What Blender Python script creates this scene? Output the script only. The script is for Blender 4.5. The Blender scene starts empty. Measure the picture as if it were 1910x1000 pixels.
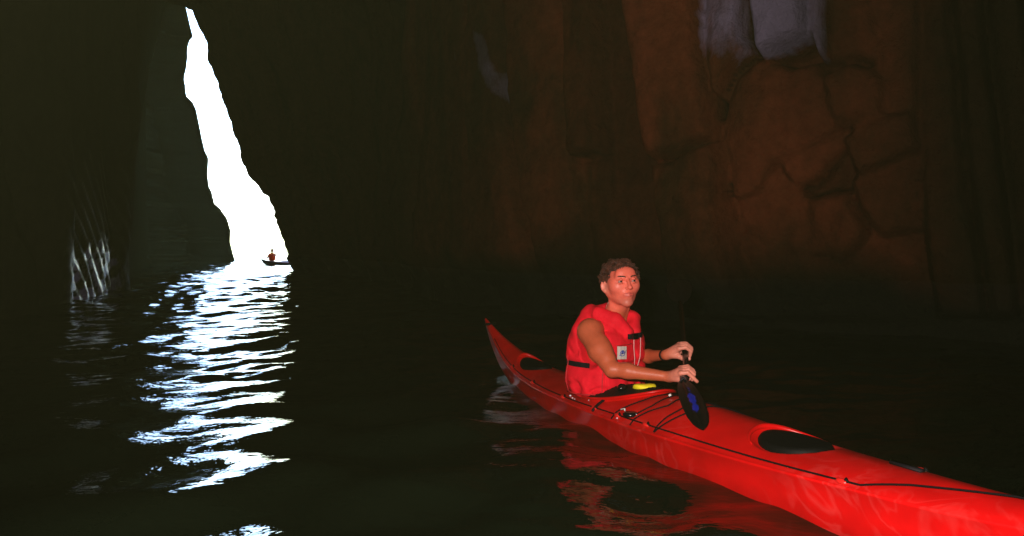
import bpy, math, random
import numpy as np
random.seed(7); rng = np.random.default_rng(11)
PI = math.pi
sc = bpy.context.scene
col = sc.collection

# ------------------------------------------------------------------ camera
CAMH = 0.92; F = 1485.0; HY = 465.0
cam = bpy.data.cameras.new('camera'); cam_o = bpy.data.objects.new('camera', cam); col.objects.link(cam_o)
cam.sensor_width = 36; cam.lens = F / 1910 * 36
cam.shift_y = -(500 - HY) / 1910
cam.clip_start = 0.05; cam.clip_end = 8000
cam_o.location = (0, 0, CAMH); cam_o.rotation_euler = (PI / 2, 0, 0)
sc.camera = cam_o

# ------------------------------------------------------------------ world, sun, flash, exposure
SUN_EL, SUN_ROT = math.radians(62), math.radians(180)
w = bpy.data.worlds.new('World'); sc.world = w; w.use_nodes = True
nt = w.node_tree; nt.nodes.clear()
wo = nt.nodes.new('ShaderNodeOutputWorld'); bg = nt.nodes.new('ShaderNodeBackground'); sk = nt.nodes.new('ShaderNodeTexSky')
sk.sky_type = 'NISHITA'; sk.sun_disc = False; sk.sun_elevation = SUN_EL; sk.sun_rotation = SUN_ROT
bg.inputs[1].default_value = 0.15
nt.links.new(sk.outputs[0], bg.inputs[0]); nt.links.new(bg.outputs[0], wo.inputs[0])
sun = bpy.data.lights.new('sun', 'SUN'); sun.energy = 3.0; sun.angle = math.radians(0.5); sun.color = (1, .95, .88)
sun_o = bpy.data.objects.new('sun', sun); col.objects.link(sun_o)
sun_o.rotation_euler = (PI / 2 - SUN_EL, 0, PI - SUN_ROT)
# the photographer's flash gun: the photograph is visibly lit by it
fl = bpy.data.lights.new('camera_flash', 'SPOT'); fl.energy = 66; fl.spot_size = math.radians(128); fl.spot_blend = 0.6
fl.shadow_soft_size = 0.03; fl.color = (1.0, .86, .78)
fl_o = bpy.data.objects.new('camera_flash', fl); col.objects.link(fl_o); fl_o.location = (-.16, 0.02, CAMH + .17)
fl_o.rotation_euler = (math.radians(90), 0, math.radians(-14))

sc.view_settings.view_transform = 'Standard'; sc.view_settings.look = 'None'
sc.view_settings.exposure = 3.6; sc.view_settings.gamma = 1; sc.view_settings.use_curve_mapping = False
sc.render.engine = 'CYCLES'
cy = sc.cycles
cy.use_denoising = True; cy.max_bounces = 6; cy.diffuse_bounces = 3; cy.glossy_bounces = 4; cy.volume_bounces = 0
cy.caustics_reflective = False; cy.caustics_refractive = False; cy.sample_clamp_indirect = 1.5

# ------------------------------------------------------------------ helpers
def P(px, py, d):
    return np.array([(px - 955) / F * d, d, CAMH - (py - HY) / F * d])

def link_mesh(name, verts, faces, mat=None, parent=None, smooth=True):
    me = bpy.data.meshes.new(name)
    verts = np.asarray(verts, dtype=np.float32)
    if isinstance(faces, np.ndarray):
        k = faces.shape[1]; n = len(faces)
        me.vertices.add(len(verts)); me.vertices.foreach_set('co', verts.ravel())
        me.loops.add(n * k); me.loops.foreach_set('vertex_index', faces.astype(np.int32).ravel())
        me.polygons.add(n)
        me.polygons.foreach_set('loop_start', np.arange(n, dtype=np.int32) * k)
        me.update(calc_edges=True)
    else:
        me.from_pydata([tuple(map(float, v)) for v in verts], [], [tuple(int(i) for i in f) for f in faces]); me.update()
    if smooth:
        me.polygons.foreach_set('use_smooth', np.ones(len(me.polygons), dtype=bool))
    if mat: me.materials.append(mat)
    o = bpy.data.objects.new(name, me); col.objects.link(o)
    if parent: o.parent = parent
    return o

def tag(o, label=None, cat=None, group=None, kind=None):
    if label: o['label'] = label
    if cat: o['category'] = cat
    if group: o['group'] = group
    if kind: o['kind'] = kind
    return o

def attr_color(o, name, cols):
    a = o.data.color_attributes.new(name, 'FLOAT_COLOR', 'POINT')
    c = np.ones((len(o.data.vertices), 4), dtype=np.float32); c[:, :3] = cols
    a.data.foreach_set('color', c.ravel())

class MB:
    """collects shapes of one part"""
    def __init__(s): s.v = []; s.f = []
    def add(s, v, f):
        n = len(s.v); s.v += [tuple(map(float, p)) for p in v]; s.f += [tuple(i + n for i in q) for q in f]; return s
    def tube(s, pts, rad, seg=8, caps=True):
        pts = [np.array(p, float) for p in pts]; m = len(pts)
        if np.isscalar(rad): rad = [rad] * m
        vs = []; up = None
        for i, p in enumerate(pts):
            t = pts[min(i + 1, m - 1)] - pts[max(i - 1, 0)]; t = t / (np.linalg.norm(t) + 1e-9)
            if up is None:
                up = np.array([0, 0, 1.]) if abs(t[2]) < .9 else np.array([1., 0, 0])
            a = np.cross(t, up); a /= np.linalg.norm(a) + 1e-9; up = np.cross(a, t)
            for k in range(seg):
                th = 2 * PI * k / seg
                vs.append(p + rad[i] * (a * math.cos(th) + up * math.sin(th)))
        fs = []
        for i in range(m - 1):
            for k in range(seg):
                a0 = i * seg + k; b0 = i * seg + (k + 1) % seg
                fs.append((a0, b0, b0 + seg, a0 + seg))
        if caps: fs += [tuple(range(seg))[::-1], tuple(range((m - 1) * seg, m * seg))]
        return s.add(vs, fs)
    def ball(s, c, r, seg=10, rings=7, axes=None):
        c = np.array(c, float); r = np.array([r] * 3 if np.isscalar(r) else r, float)
        A = np.eye(3) if axes is None else np.array(axes)
        vs = [c + A.T @ (r * np.array([0, 0, 1.]))]
        for i in range(1, rings):
            ph = PI * i / rings
            for k in range(seg):
                th = 2 * PI * k / seg
                vs.append(c + A.T @ (r * np.array([math.sin(ph) * math.cos(th), math.sin(ph) * math.sin(th), math.cos(ph)])))
        vs.append(c + A.T @ (r * np.array([0, 0, -1.])))
        fs = [(0, 1 + k, 1 + (k + 1) % seg) for k in range(seg)]
        for i in range(rings - 2):
            for k in range(seg):
                a = 1 + i * seg + k; b = 1 + i * seg + (k + 1) % seg
                fs.append((a, a + seg, b + seg, b))
        L = len(vs) - 1; base = 1 + (rings - 2) * seg
        fs += [(L, base + (k + 1) % seg, base + k) for k in range(seg)]
        return s.add(vs, fs)
    def box(s, c, ax, h):
        c = np.array(c, float); ax = np.array(ax, float); vs = []
        for i in (-1, 1):
            for j in (-1, 1):
                for k in (-1, 1): vs.append(c + ax[0] * h[0] * i + ax[1] * h[1] * j + ax[2] * h[2] * k)
        return s.add(vs, [(0, 1, 3, 2), (4, 6, 7, 5), (0, 4, 5, 1), (2, 3, 7, 6), (0, 2, 6, 4), (1, 5, 7, 3)])
    def build(s, name, mat, parent=None, smooth=True):
        return link_mesh(name, s.v, s.f, mat, parent, smooth)

# value noise on arbitrary coordinates (geometry relief)
def vnoise(x, y, seed=0):
    xi = np.floor(x).astype(np.int64); yi = np.floor(y).astype(np.int64); xf = x - xi; yf = y - yi
    def h(a, b):
        n = (a * 374761393 + b * 668265263 + seed * 974634777) & 0xffffffff
        n = ((n ^ (n >> 13)) * 1274126177) & 0xffffffff
        return ((n ^ (n >> 16)) & 0xffff) / 65535.0
    u = xf * xf * (3 - 2 * xf); v = yf * yf * (3 - 2 * yf)
    return (h(xi, yi) * (1 - u) + h(xi + 1, yi) * u) * (1 - v) + (h(xi, yi + 1) * (1 - u) + h(xi + 1, yi + 1) * u) * v - .5
def fbm(x, y, seed=0, oct=4):
    r = 0; a = 1
    for i in range(oct):
        r = r + a * vnoise(x * 2 ** i, y * 2 ** i, seed + i); a *= .5
    return r
def smooth(a, b, x):
    t = np.clip((x - a) / (b - a), 0, 1); return t * t * (3 - 2 * t)

# ------------------------------------------------------------------ materials
def mat(name, color, rough=.5, spec=.5, bump=None, var=None, coat=0, metallic=0, sheen=0, sss=0, coat_rough=.1):
    m = bpy.data.materials.new(name); m.use_nodes = True; t = m.node_tree
    b = t.nodes['Principled BSDF']
    b.inputs['Base Color'].default_value = (*color, 1); b.inputs['Roughness'].default_value = rough
    b.inputs['Specular IOR Level'].default_value = spec; b.inputs['Metallic'].default_value = metallic
    b.inputs['Coat Weight'].default_value = coat; b.inputs['Coat Roughness'].default_value = coat_rough
    b.inputs['Sheen Weight'].default_value = sheen
    if sss:
        b.inputs['Subsurface Weight'].default_value = sss; b.inputs['Subsurface Radius'].default_value = (.012, .004, .002)
        b.inputs['Subsurface Scale'].default_value = 1.0
    tc = t.nodes.new('ShaderNodeTexCoord')
    if var:
        n = t.nodes.new('ShaderNodeTexNoise'); n.inputs['Scale'].default_value = var[0]; n.inputs['Detail'].default_value = 6
        r = t.nodes.new('ShaderNodeValToRGB'); r.color_ramp.elements[0].position = .35; r.color_ramp.elements[1].position = .7
        r.color_ramp.elements[0].color = (*[c * var[1] for c in color], 1); r.color_ramp.elements[1].color = (*[min(1, c * var[2]) for c in color], 1)
        t.links.new(tc.outputs['Object'], n.inputs['Vector']); t.links.new(n.outputs[0], r.inputs[0]); t.links.new(r.outputs[0], b.inputs['Base Color'])
    if bump:
        n = t.nodes.new('ShaderNodeTexNoise'); n.inputs['Scale'].default_value = bump[0]; n.inputs['Detail'].default_value = 5
        bp = t.nodes.new('ShaderNodeBump'); bp.inputs['Strength'].default_value = bump[1]; bp.inputs['Distance'].default_value = bump[2]
        t.links.new(tc.outputs['Object'], n.inputs['Vector']); t.links.new(n.outputs[0], bp.inputs['Height']); t.links.new(bp.outputs[0], b.inputs['Normal'])
    return m

def N(t, typ, **kw):
    n = t.nodes.new(typ)
    for k, v in kw.items():
        if k in n.inputs: n.inputs[k].default_value = v
        else: setattr(n, k, v)
    return n

def rock_material(name, dark, mid, warm, pale, bumpd=.09, algae_shade=(.010, .011, .006)):
    m = bpy.data.materials.new(name); m.use_nodes = True; t = m.node_tree; b = t.nodes['Principled BSDF']; L = t.links.new
    tc = N(t, 'ShaderNodeTexCoord'); mp = N(t, 'ShaderNodeMapping'); mp.inputs['Scale'].default_value = (1, 1, .45); mp.inputs['Rotation'].default_value = (0, .2, 0)
    L(tc.outputs['Object'], mp.inputs['Vector'])
    n1 = N(t, 'ShaderNodeTexNoise', Scale=.9, Detail=8, Roughness=.6); n2 = N(t, 'ShaderNodeTexNoise', Scale=5.5, Detail=10, Roughness=.72)
    L(mp.outputs[0], n1.inputs['Vector']); L(tc.outputs['Object'], n2.inputs['Vector'])
    r1 = N(t, 'ShaderNodeValToRGB'); e = r1.color_ramp.elements; e[0].position = .32; e[0].color = (*dark, 1); e[1].position = .68; e[1].color = (*warm, 1)
    x = e.new(.5); x.color = (*mid, 1); L(n1.outputs[0], r1.inputs[0])
    mx = N(t, 'ShaderNodeMix', data_type='RGBA', blend_type='MULTIPLY'); mx.inputs[0].default_value = .65
    r2 = N(t, 'ShaderNodeValToRGB'); e = r2.color_ramp.elements; e[0].position = .3; e[0].color = (.4, .4, .4, 1); e[1].position = .65; e[1].color = (1.15, 1.1, 1.1, 1)
    L(n2.outputs[0], r2.inputs[0]); L(r1.outputs[0], mx.inputs[6]); L(r2.outputs[0], mx.inputs[7])
    at = N(t, 'ShaderNodeAttribute', attribute_name='mineral_light'); sp = N(t, 'ShaderNodeSeparateColor'); L(at.outputs['Color'], sp.inputs[0])
    # r: pale rock plus painted daylight and sheen, g: wet algae plus painted shade
    n3 = N(t, 'ShaderNodeTexNoise', Scale=5.0, Detail=9, Roughness=.7); L(mp.outputs[0], n3.inputs['Vector'])
    ad = N(t, 'ShaderNodeMath', operation='ADD'); L(sp.outputs[0], ad.inputs[0]); L(n3.outputs[0], ad.inputs[1])
    rr = N(t, 'ShaderNodeMapRange'); rr.inputs['From Min'].default_value = .75; rr.inputs['From Max'].default_value = 1.25; L(ad.outputs[0], rr.inputs['Value'])
    m2 = N(t, 'ShaderNodeMix', data_type='RGBA'); m2.inputs[7].default_value = (*pale, 1); L(rr.outputs[0], m2.inputs[0]); L(mx.outputs[2], m2.inputs[6])
    m3 = N(t, 'ShaderNodeMix', data_type='RGBA'); m3.inputs[7].default_value = (*algae_shade, 1); L(sp.outputs[1], m3.inputs[0]); L(m2.outputs[2], m3.inputs[6])
    L(m3.outputs[2], b.inputs['Base Color'])
    ro = N(t, 'ShaderNodeMapRange'); ro.inputs['From Min'].default_value = 0; ro.inputs['From Max'].default_value = 1
    ro.inputs['To Min'].default_value = .85; ro.inputs['To Max'].default_value = .20; L(sp.outputs[2], ro.inputs['Value']); L(ro.outputs[0], b.inputs['Roughness'])
    sl = N(t, 'ShaderNodeMapRange'); sl.inputs['To Min'].default_value = .0; sl.inputs['To Max'].default_value = 1.0; L(sp.outputs[2], sl.inputs['Value']); L(sl.outputs[0], b.inputs['Specular IOR Level'])
    b.inputs['Specular Tint'].default_value = (.52, .44, 1, 1)  # violet of the skylit sheen put into the tint
    n4 = N(t, 'ShaderNodeTexNoise', Scale=7.0, Detail=12, Roughness=.7); L(tc.outputs['Object'], n4.inputs['Vector'])
    bp = N(t, 'ShaderNodeBump', Strength=1.0, Distance=bumpd); L(n4.outputs[0], bp.inputs['Height']); L(bp.outputs[0], b.inputs['Normal'])
    return m

ROCK_R = rock_material('rock_brown', (.082, .036, .014), (.205, .054, .021), (.27, .066, .028), (.40, .34, .50))
ROCK_L = rock_material('rock_dark', (.006, .006, .004), (.010, .009, .006), (.014, .011, .008), (.42, .38, .75), algae_shade=(.0012, .0014, .0008), bumpd=.016)

# water
WATER = bpy.data.materials.new('sea_water'); WATER.use_nodes = True
t = WATER.node_tree; b = t.nodes['Principled BSDF']
b.inputs['Base Color'].default_value = (.0035, .006, .003, 1); b.inputs['Roughness'].default_value = .03; b.inputs['IOR'].default_value = 1.333
tc = N(t, 'ShaderNodeTexCoord'); mp = N(t, 'ShaderNodeMapping'); mp.inputs['Scale'].default_value = (1, 1.5, 1)
n1 = N(t, 'ShaderNodeTexNoise', Scale=9.0, Detail=3, Roughness=.5)
bp = N(t, 'ShaderNodeBump', Strength=.25, Distance=.02)
t.links.new(tc.outputs['Object'], mp.inputs[0]); t.links.new(mp.outputs[0], n1.inputs['Vector']); t.links.new(n1.outputs[0], bp.inputs['Height']); t.links.new(bp.outputs[0], b.inputs['Normal'])

RED = mat('red_gelcoat', (.56, .003, .004), .36, .28, var=(6, .82, 1.12), coat=.12, coat_rough=.3)
RED_DK = mat('red_fitting', (.66, .015, .012), .35)
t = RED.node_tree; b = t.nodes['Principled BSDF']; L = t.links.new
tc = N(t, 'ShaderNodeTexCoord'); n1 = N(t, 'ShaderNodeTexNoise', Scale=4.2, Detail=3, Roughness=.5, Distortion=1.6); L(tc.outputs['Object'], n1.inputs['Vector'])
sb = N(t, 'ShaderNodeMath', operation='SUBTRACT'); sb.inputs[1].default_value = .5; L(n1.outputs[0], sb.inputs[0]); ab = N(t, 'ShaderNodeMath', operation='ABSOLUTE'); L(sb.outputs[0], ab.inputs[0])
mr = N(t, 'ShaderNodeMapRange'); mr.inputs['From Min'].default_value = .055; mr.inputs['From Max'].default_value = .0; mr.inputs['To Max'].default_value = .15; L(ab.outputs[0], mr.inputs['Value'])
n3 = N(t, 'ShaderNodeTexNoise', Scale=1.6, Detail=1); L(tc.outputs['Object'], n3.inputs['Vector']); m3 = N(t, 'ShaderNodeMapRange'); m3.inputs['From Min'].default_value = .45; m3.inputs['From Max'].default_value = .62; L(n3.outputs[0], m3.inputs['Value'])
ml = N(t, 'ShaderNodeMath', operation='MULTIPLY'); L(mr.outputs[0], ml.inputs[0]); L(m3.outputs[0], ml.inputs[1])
src = b.inputs['Base Color'].links[0].from_socket; mx = N(t, 'ShaderNodeMix', data_type='RGBA'); mx.inputs[7].default_value = (.80, .12, .11, 1); L(src, mx.inputs[6]); L(ml.outputs[0], mx.inputs[0]); L(mx.outputs[2], b.inputs['Base Color'])  # lighter veins: caustic light off the water put into the hull colour
BLACK = mat('black_rubber', (.0022, .0022, .0018), .65, .14, bump=(60, .2, .002))
BLACKG = mat('black_gloss', (.004, .004, .005), .22, .5)
CORD = mat('black_cord', (.004, .003, .004), .8, .1)
VEST = mat('red_nylon', (.76, .008, .024), .7, .12, bump=(38, .35, .006), var=(9, .82, 1.1))
BELT = mat('black_webbing', (.005, .004, .006), .7, .2)
YEL = mat('yellow_foam', (.85, .72, .015), .6)
WHITE = mat('white_plastic', (.75, .72, .68), .3)

# ------------------------------------------------------------------ sea
def make_water():
    rows = [-6, -4, -2.5, -1.4]
    yy = 1.05 if False else -.6
    base = np.geomspace(1.0, 130, 760) - 0.0
    rows = np.concatenate([[-14, -10, -7, -5, -3.5, -2.5, -1.8, -1.2, -.7, -.3, 0, .3, .6, .8], base, np.geomspace(135, 2600, 40)])
    ss = np.concatenate([[-14, -6, -3, -1.8, -1.3, -1.05], np.linspace(-.9, .8, 620), [.95, 1.3, 1.8, 3, 6, 14]])
    YY, SS = np.meshgrid(rows, ss, indexing='ij')
    W = np.where(YY > 1, YY, 1 + (1 - YY) * .6)
    XX = SS * W
    Z = np.zeros_like(XX)
    sp = np.maximum(np.gradient(rows)[:, None], .0028 * np.maximum(YY, 1))
    main = math.atan2(-.95, .25)
    n = 90
    lam = np.geomspace(.12, 3.0, n)
    X2 = XX + .10 * np.sin(YY * 1.3 + 2) ; Y2 = YY + .12 * np.sin(XX * 1.1)
    for i, l in enumerate(lam):
        th = main + rng.normal(0, .95); k = 2 * PI / l; ph = rng.uniform(0, 2 * PI)
        s = .0205 * (.75 if l < .22 else 1.05 if l < .45 else 1.15 if l < 1.1 else .5)
        fade = smooth(1.6, 3.2, l / sp)
        nr_ = (1 - smooth(3.4, 6.0, YY)) * (1 - smooth(-.5, .3, XX)); fade = fade * (1 + nr_ * ((1.5 if .5 < l < 1.5 else .25 if l < .33 else .8) - 1))
        Z += fade * s / k * np.sin(k * (X2 * math.cos(th) + Y2 * math.sin(th)) + ph)
    # patches of calmer and rougher water
    g = .8 + .5 * np.clip(fbm(XX / 2.2 + 40, YY / 3.5 + 40, 5, 2) + .3, 0, 1)
    Z *= g * (1 + .7 * smooth(7, 24, YY)) * (1 - smooth(60, 150, YY))
    nr, nc = XX.shape
    idx = np.arange(nr * nc).reshape(nr, nc)
    f = np.stack([idx[:-1, :-1], idx[:-1, 1:], idx[1:, 1:], idx[1:, :-1]], -1).reshape(-1, 4)
    o = link_mesh('sea', np.stack([XX, YY, Z], -1).reshape(-1, 3), f, WATER)
    tag(o, kind='structure')
rng = np.random.default_rng(12)
make_water()

# ------------------------------------------------------------------ cave
L_EDGE = [(300, -200), (345, 14), (352, 45), (358, 69), (350, 77), (346, 95), (348, 105), (345, 130), (341, 145), (345, 175), (347, 184), (357, 190), (364, 205), (369, 230), (375, 260), (380, 281), (387, 296), (385, 327), (388, 349), (393, 358), (397, 380), (409, 390), (421, 407), (428, 430), (427, 452), (432, 472), (437, 488), (437, 520)]
R_EDGE = [(150, -200), (230, -40), (300, 2), (346, 13), (352, 19), (364, 19), (369, 30), (378, 43), (384, 61), (394, 82), (398, 105), (397, 120), (403, 144), (411, 162), (420, 195), (426, 210), (432, 237), (442, 267), (453, 301), (460, 320), (471, 336), (482, 345), (491, 362), (500, 367), (504, 381), (513, 394), (518, 420), (526, 444), (531, 462), (537, 474), (534, 481), (538, 490), (541, 497), (546, 506), (548, 530)]
def edge_ratio(E, q):   # q = (z-CAMH)/d  ->  x/d
    ys = np.array([(HY - p[1]) / F for p in E][::-1]); xs = np.array([(p[0] - 955) / F for p in E][::-1])
    return np.interp(q, ys, xs)

def path_points(poly, step):
    poly = [np.array(p, float) for p in poly]; out = []; cum = [0]
    for a, b_ in zip(poly[:-1], poly[1:]): cum.append(cum[-1] + np.linalg.norm(b_ - a))
    n = int(cum[-1] / step); u = np.linspace(0, cum[-1], n + 1)
    pts = np.stack([np.interp(u, cum, [p[0] for p in poly]), np.interp(u, cum, [p[1] for p in poly])], -1)
    return u, pts, cum

def chaikin(poly, n=2):
    for _ in range(n):
        q = [poly[0]]
        for a, b_ in zip(poly[:-1], poly[1:]):
            a = np.array(a, float); b_ = np.array(b_, float); q += [tuple(a * .75 + b_ * .25), tuple(a * .25 + b_ * .75)]
        q.append(poly[-1]); poly = q
    return poly

def grid_faces(nr, nc):
    idx = np.arange(nr * nc).reshape(nr, nc)
    return np.stack([idx[:-1, :-1], idx[:-1, 1:], idx[1:, 1:], idx[1:, :-1]], -1).reshape(-1, 4)

# --- polygons of the rock slabs on the right wall: ((outline seen from the water), offset towards us, pale)
SLABS = [   # outline, how proud it stands, how deep its edge is, pale rock with daylight painted in
 ([(838, -60), (900, -60), (940, 240), (985, 460), (1003, 600), (905, 600), (870, 400)], .10, .12, 0),
 ([(906, -60), (1012, -60), (1050, 200), (1100, 600), (1010, 600), (985, 440), (945, 240)], .30, .12, 0),
 ([(1015, -60), (1092, -60), (1104, 180), (1112, 285), (1060, 291), (1048, 180)], .24, .10, 0),
 ([(1062, 294), (1114, 289), (1150, 480), (1160, 600), (1104, 600)], .20, .06, 0),
 ([(1160, -60), (1291, -60), (1303, 60), (1313, 158), (1323, 254), (1246, 290), (1196, 300), (1174, 100)], .58, .16, 0),
 ([(1197, 303), (1248, 293), (1324, 257), (1336, 317), (1331, 356), (1341, 422), (1360, 600), (1238, 600), (1226, 450)], .55, .12, 0),
 ([(1294, -60), (1373, -60), (1380, 60), (1394, 94), (1352, 130), (1330, 186), (1318, 165), (1306, 90)], .50, .10, .58),
 ([(1376, -60), (1484, -60), (1487, 51), (1440, 72), (1398, 93), (1386, 78)], .82, .10, 1.4),
 ([(1487, -60), (1526, -60), (1528, 98), (1512, 101), (1498, 60)], .62, .08, .62),
 ([(1529, -60), (1602, -60), (1622, 62), (1585, 80), (1562, 98), (1531, 98)], .50, .05, 0),
 ([(1332, 190), (1354, 134), (1396, 100), (1450, 122), (1504, 108), (1514, 168), (1541, 226), (1516, 257), (1434, 294), (1426, 290), (1400, 350), (1346, 372), (1339, 317), (1327, 240)], .57, .05, 0),
 ([(1516, 132), (1570, 106), (1634, 128), (1636, 200), (1612, 208), (1552, 222), (1534, 200)], .66, .07, 0),
 ([(1556, 252), (1608, 212), (1688, 198), (1708, 264), (1642, 297), (1588, 316), (1562, 284)], .61, .06, 0),
 ([(1440, 297), (1516, 260), (1556, 234), (1549, 264), (1496, 330), (1464, 336), (1444, 317)], .47, .06, 0),
 ([(1590, 320), (1642, 300), (1701, 274), (1706, 422), (1636, 436), (1602, 396), (1570, 330)], .46, .04, 0),
 ([(1490, 370), (1563, 356), (1602, 436), (1556, 488), (1497, 475)], .42, .03, 0),
 ([(1346, 376), (1402, 354), (1430, 300), (1466, 340), (1486, 372), (1492, 476), (1446, 470), (1390, 440), (1352, 410)], .40, .02, 0),
 ([(1350, 414), (1390, 444), (1446, 474), (1500, 480), (1520, 600), (1368, 600)], .36, .03, 0),
 ([(1504, 480), (1558, 490), (1606, 438), (1636, 440), (1706, 426), (1712, 600), (1526, 600)], .26, .05, 0),
 ([(1606, -60), (1702, -60), (1706, 196), (1636, 206), (1636, 165), (1618, 98), (1592, 84), (1626, 64)], .44, .04, 0),
 ([(1706, -60), (1762, -60), (1790, 250), (1842, 600), (1734, 600), (1716, 400), (1710, 270)], .22, .10, 0),
 ([(1768, -60), (1826, -60), (1905, 600), (1848, 600), (1796, 250)], .34, .08, 0),
 ([(1833, -60), (1900, -60), (1990, 600), (1912, 600)], .14, .08, 0),
]
def poly_dist(px, py, poly):
    P_ = np.array(poly, float); d = np.full(px.shape, 1e9); inside = np.zeros(px.shape, bool)
    for i in range(len(P_)):
        a = P_[i]; b_ = P_[(i + 1) % len(P_)]; e = b_ - a
        t_ = np.clip(((px - a[0]) * e[0] + (py - a[1]) * e[1]) / (e @ e), 0, 1)
        d = np.minimum(d, np.hypot(px - a[0] - t_ * e[0], py - a[1] - t_ * e[1]))
        c = ((a[1] > py) != (b_[1] > py)) & (px < (b_[0] - a[0]) * (py - a[1]) / (b_[1] - a[1] + 1e-12) + a[0])
        inside ^= c
    return np.where(inside, d, -d)

def right_wall():
    pass
    poly = [(4, -16), (10.5, -13), (12, -4), (9.5, 3.5), (6.6, 6.6), (3.2, 8.6), (0.2, 11.5), (-1.6, 13.6), (-2.4, 18), (-4.6, 26), (-8.6, 31.6)]
    poly = chaikin(poly) + [(-9.1, 33.0)]
    u, pts, cum = path_points(poly, .022)
    y_ = pts[:, 1]; keep = np.ones(len(u), bool)      # fine where the photograph shows the rock, coarse elsewhere
    front = (y_ > 4.0) & (y_ < 14.5) & (pts[:, 0] > -2.2)
    keep = front | (np.arange(len(u)) % 9 == 0); keep[-1] = True
    u = u[keep]; pts = pts[keep]
    # the wall carries on outside, hidden behind its own edge
    out = [(-8.7, 33.7), (-7.6, 35.0), (-5, 37), (0, 39), (8, 42), (20, 45), (40, 50), (70, 56)]
    pts2 = np.vstack([pts, out]); u2 = np.concatenate([u, u[-1] + np.arange(1, 9) * 2.0])
    zs = np.concatenate([np.arange(-.8, 5.6, .026), np.arange(5.65, 11.0, .09), np.arange(11.1, 15.2, .3)])
    U, Z = np.meshgrid(u2, zs, indexing='ij')
    X = np.repeat(pts2[:, :1], len(zs), 1); Y = np.repeat(pts2[:, 1:], len(zs), 1)
    tan = np.gradient(pts2, axis=0); tan /= np.linalg.norm(tan, axis=1)[:, None]
    nx = -tan[:, 1:]; ny = tan[:, :1]                     # towards the water
    # lean with the strata
    X = X + 0 * Z
    d = np.maximum(Y, 4.0)
    px = 955 + X / d * F; py = HY - (Z - CAMH) / d * F
    warp = 2.6
    pxw = px + warp * vnoise(px / 26, py / 26, 1) * 2 + 1.6 * vnoise(px / 8, py / 8, 3); pyw = py + warp * vnoise(px / 26, py / 26, 2) * 2 + 1.6 * vnoise(px / 8, py / 8, 4)
    front = (Y > 4.0) & (Y < 14.5) & (X > -2.3)
    wf = smooth(4.0, 6.0, Y) * smooth(14.5, 13.3, Y)
    H = .35 * fbm(U / 2.2, Z / 3.0, 21, 5) + .10 * fbm(U / .5, Z / .6, 31, 4)
    # slanted pillars away from the traced slabs
    s = U + .22 * Z
    pil = np.abs(((s / 1.9 + .5 * fbm(U / 3, Z / 4, 9, 2)) % 1) - .5) * 2
    H = H + (1 - wf) * (.55 * (1 - pil ** 2.2) - .2)
    HB0 = H.copy(); H = np.where(front, H * .3 + .02, H)
    rid = np.zeros(U.shape, int); pale = np.zeros(U.shape)
    best = np.full(U.shape, -1e9)
    for i, (pg, off, edge, pl) in enumerate(SLABS):
        ds_ = np.maximum(Y + ny * (off + .2), 2.0); wpx = 955 + (X + nx * (off + .2)) / ds_ * F; wpy = HY - (Z - CAMH) / ds_ * F
        dd = poly_dist(wpx + pxw - px, wpy + pyw - py, pg)
        m = front & (dd > (-7.0 if 9 <= i <= 19 else -1.0)) & (dd > best)
        best = np.where(m, dd, best)
        if 9 <= i <= 19: edge = .012; off = off + .06
        else: edge = edge * 1.5
        rid[m] = i + 1
        prof = off - .20 + 2.2 * edge * (1 - np.exp(-np.clip(dd, 0, None) / 3.0)) + .04 * (1 - np.exp(-np.clip(dd, 0, None) / 16))
        # facets: each slab tilts its own way
        cx = np.mean([p[0] for p in pg]); cyy = np.mean([p[1] for p in pg]); r = random.Random(i)
        prof = prof + ((px - cx) * r.uniform(-.0016, .0016) + (py - cyy) * r.uniform(-.0008, .0008)) * (np.clip(dd, 0, None) > 0)
        H = np.where(m, prof * wf + HB0 * .30 + .07 * fbm(px / 40, py / 70, 50 + i, 5), H)
        if pl: pale = np.maximum(pale, pl * smooth(-1, 2.5, dd) * smooth(-10, 90 if i == 6 else 30, 150 - wpy))
    def blur(A, n):
        for _ in range(n):
            Bq = A.copy(); Bq[1:-1, 1:-1] = (A[1:-1, 1:-1] * 4 + A[:-2, 1:-1] * 2 + A[2:, 1:-1] * 2 + A[1:-1, :-2] * 2 + A[1:-1, 2:] * 2 + A[:-2, :-2] + A[2:, 2:] + A[:-2, 2:] + A[2:, :-2]) / 16
            A = np.where(front, Bq, A)
        return A
    H = blur(H, 2); pale = blur(pale, 1)
    # blend the pale colour of the higher streaks by the left pillar
    ds_ = np.maximum(Y + ny * .3, 2.0); pxw = pxw - px + 955 + 26 + (X + nx * .3) / ds_ * F; pyw = pyw - py + HY - (Z - CAMH) / ds_ * F
    for pg in ([(893, 48), (925, 62), (946, 130), (984, 130), (972, 168), (958, 194), (938, 168), (912, 120)], [(950, 84), (986, 74), (976, 112)], [(842, 70), (850, 90), (856, 112), (848, 112)]):
        pale = np.maximum(pale, .50 * smooth(-5, 9, poly_dist(pxw, pyw, pg)) * front)
    # undercut and black algae at the waterline
    H = H + .35 * smooth(1.0, .1, Z) * -1
    alg_shade = smooth(1.5, .35, Z + .5 * fbm(U / 1.2, Z / 2, 71, 3))
    alg_shade = np.maximum(alg_shade, .9 * smooth(2.7, 4.2, X + .8 * fbm(U / 1.5, Z / 3, 77, 3)) * (Y > 2))  # flash fading to the right put into the colour
    alg_shade = np.maximum(alg_shade, .55 * smooth(1.3, -.6, X + .6 * fbm(U, Z / 3, 79, 3)) * (Y > 2))  # dimming with distance painted in on the left side
    alg_shade = np.maximum(alg_shade, .85 * smooth(12.5, 15.5, Y) * (Y > 0))  # flash fall-off deeper into the passage painted in too
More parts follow.
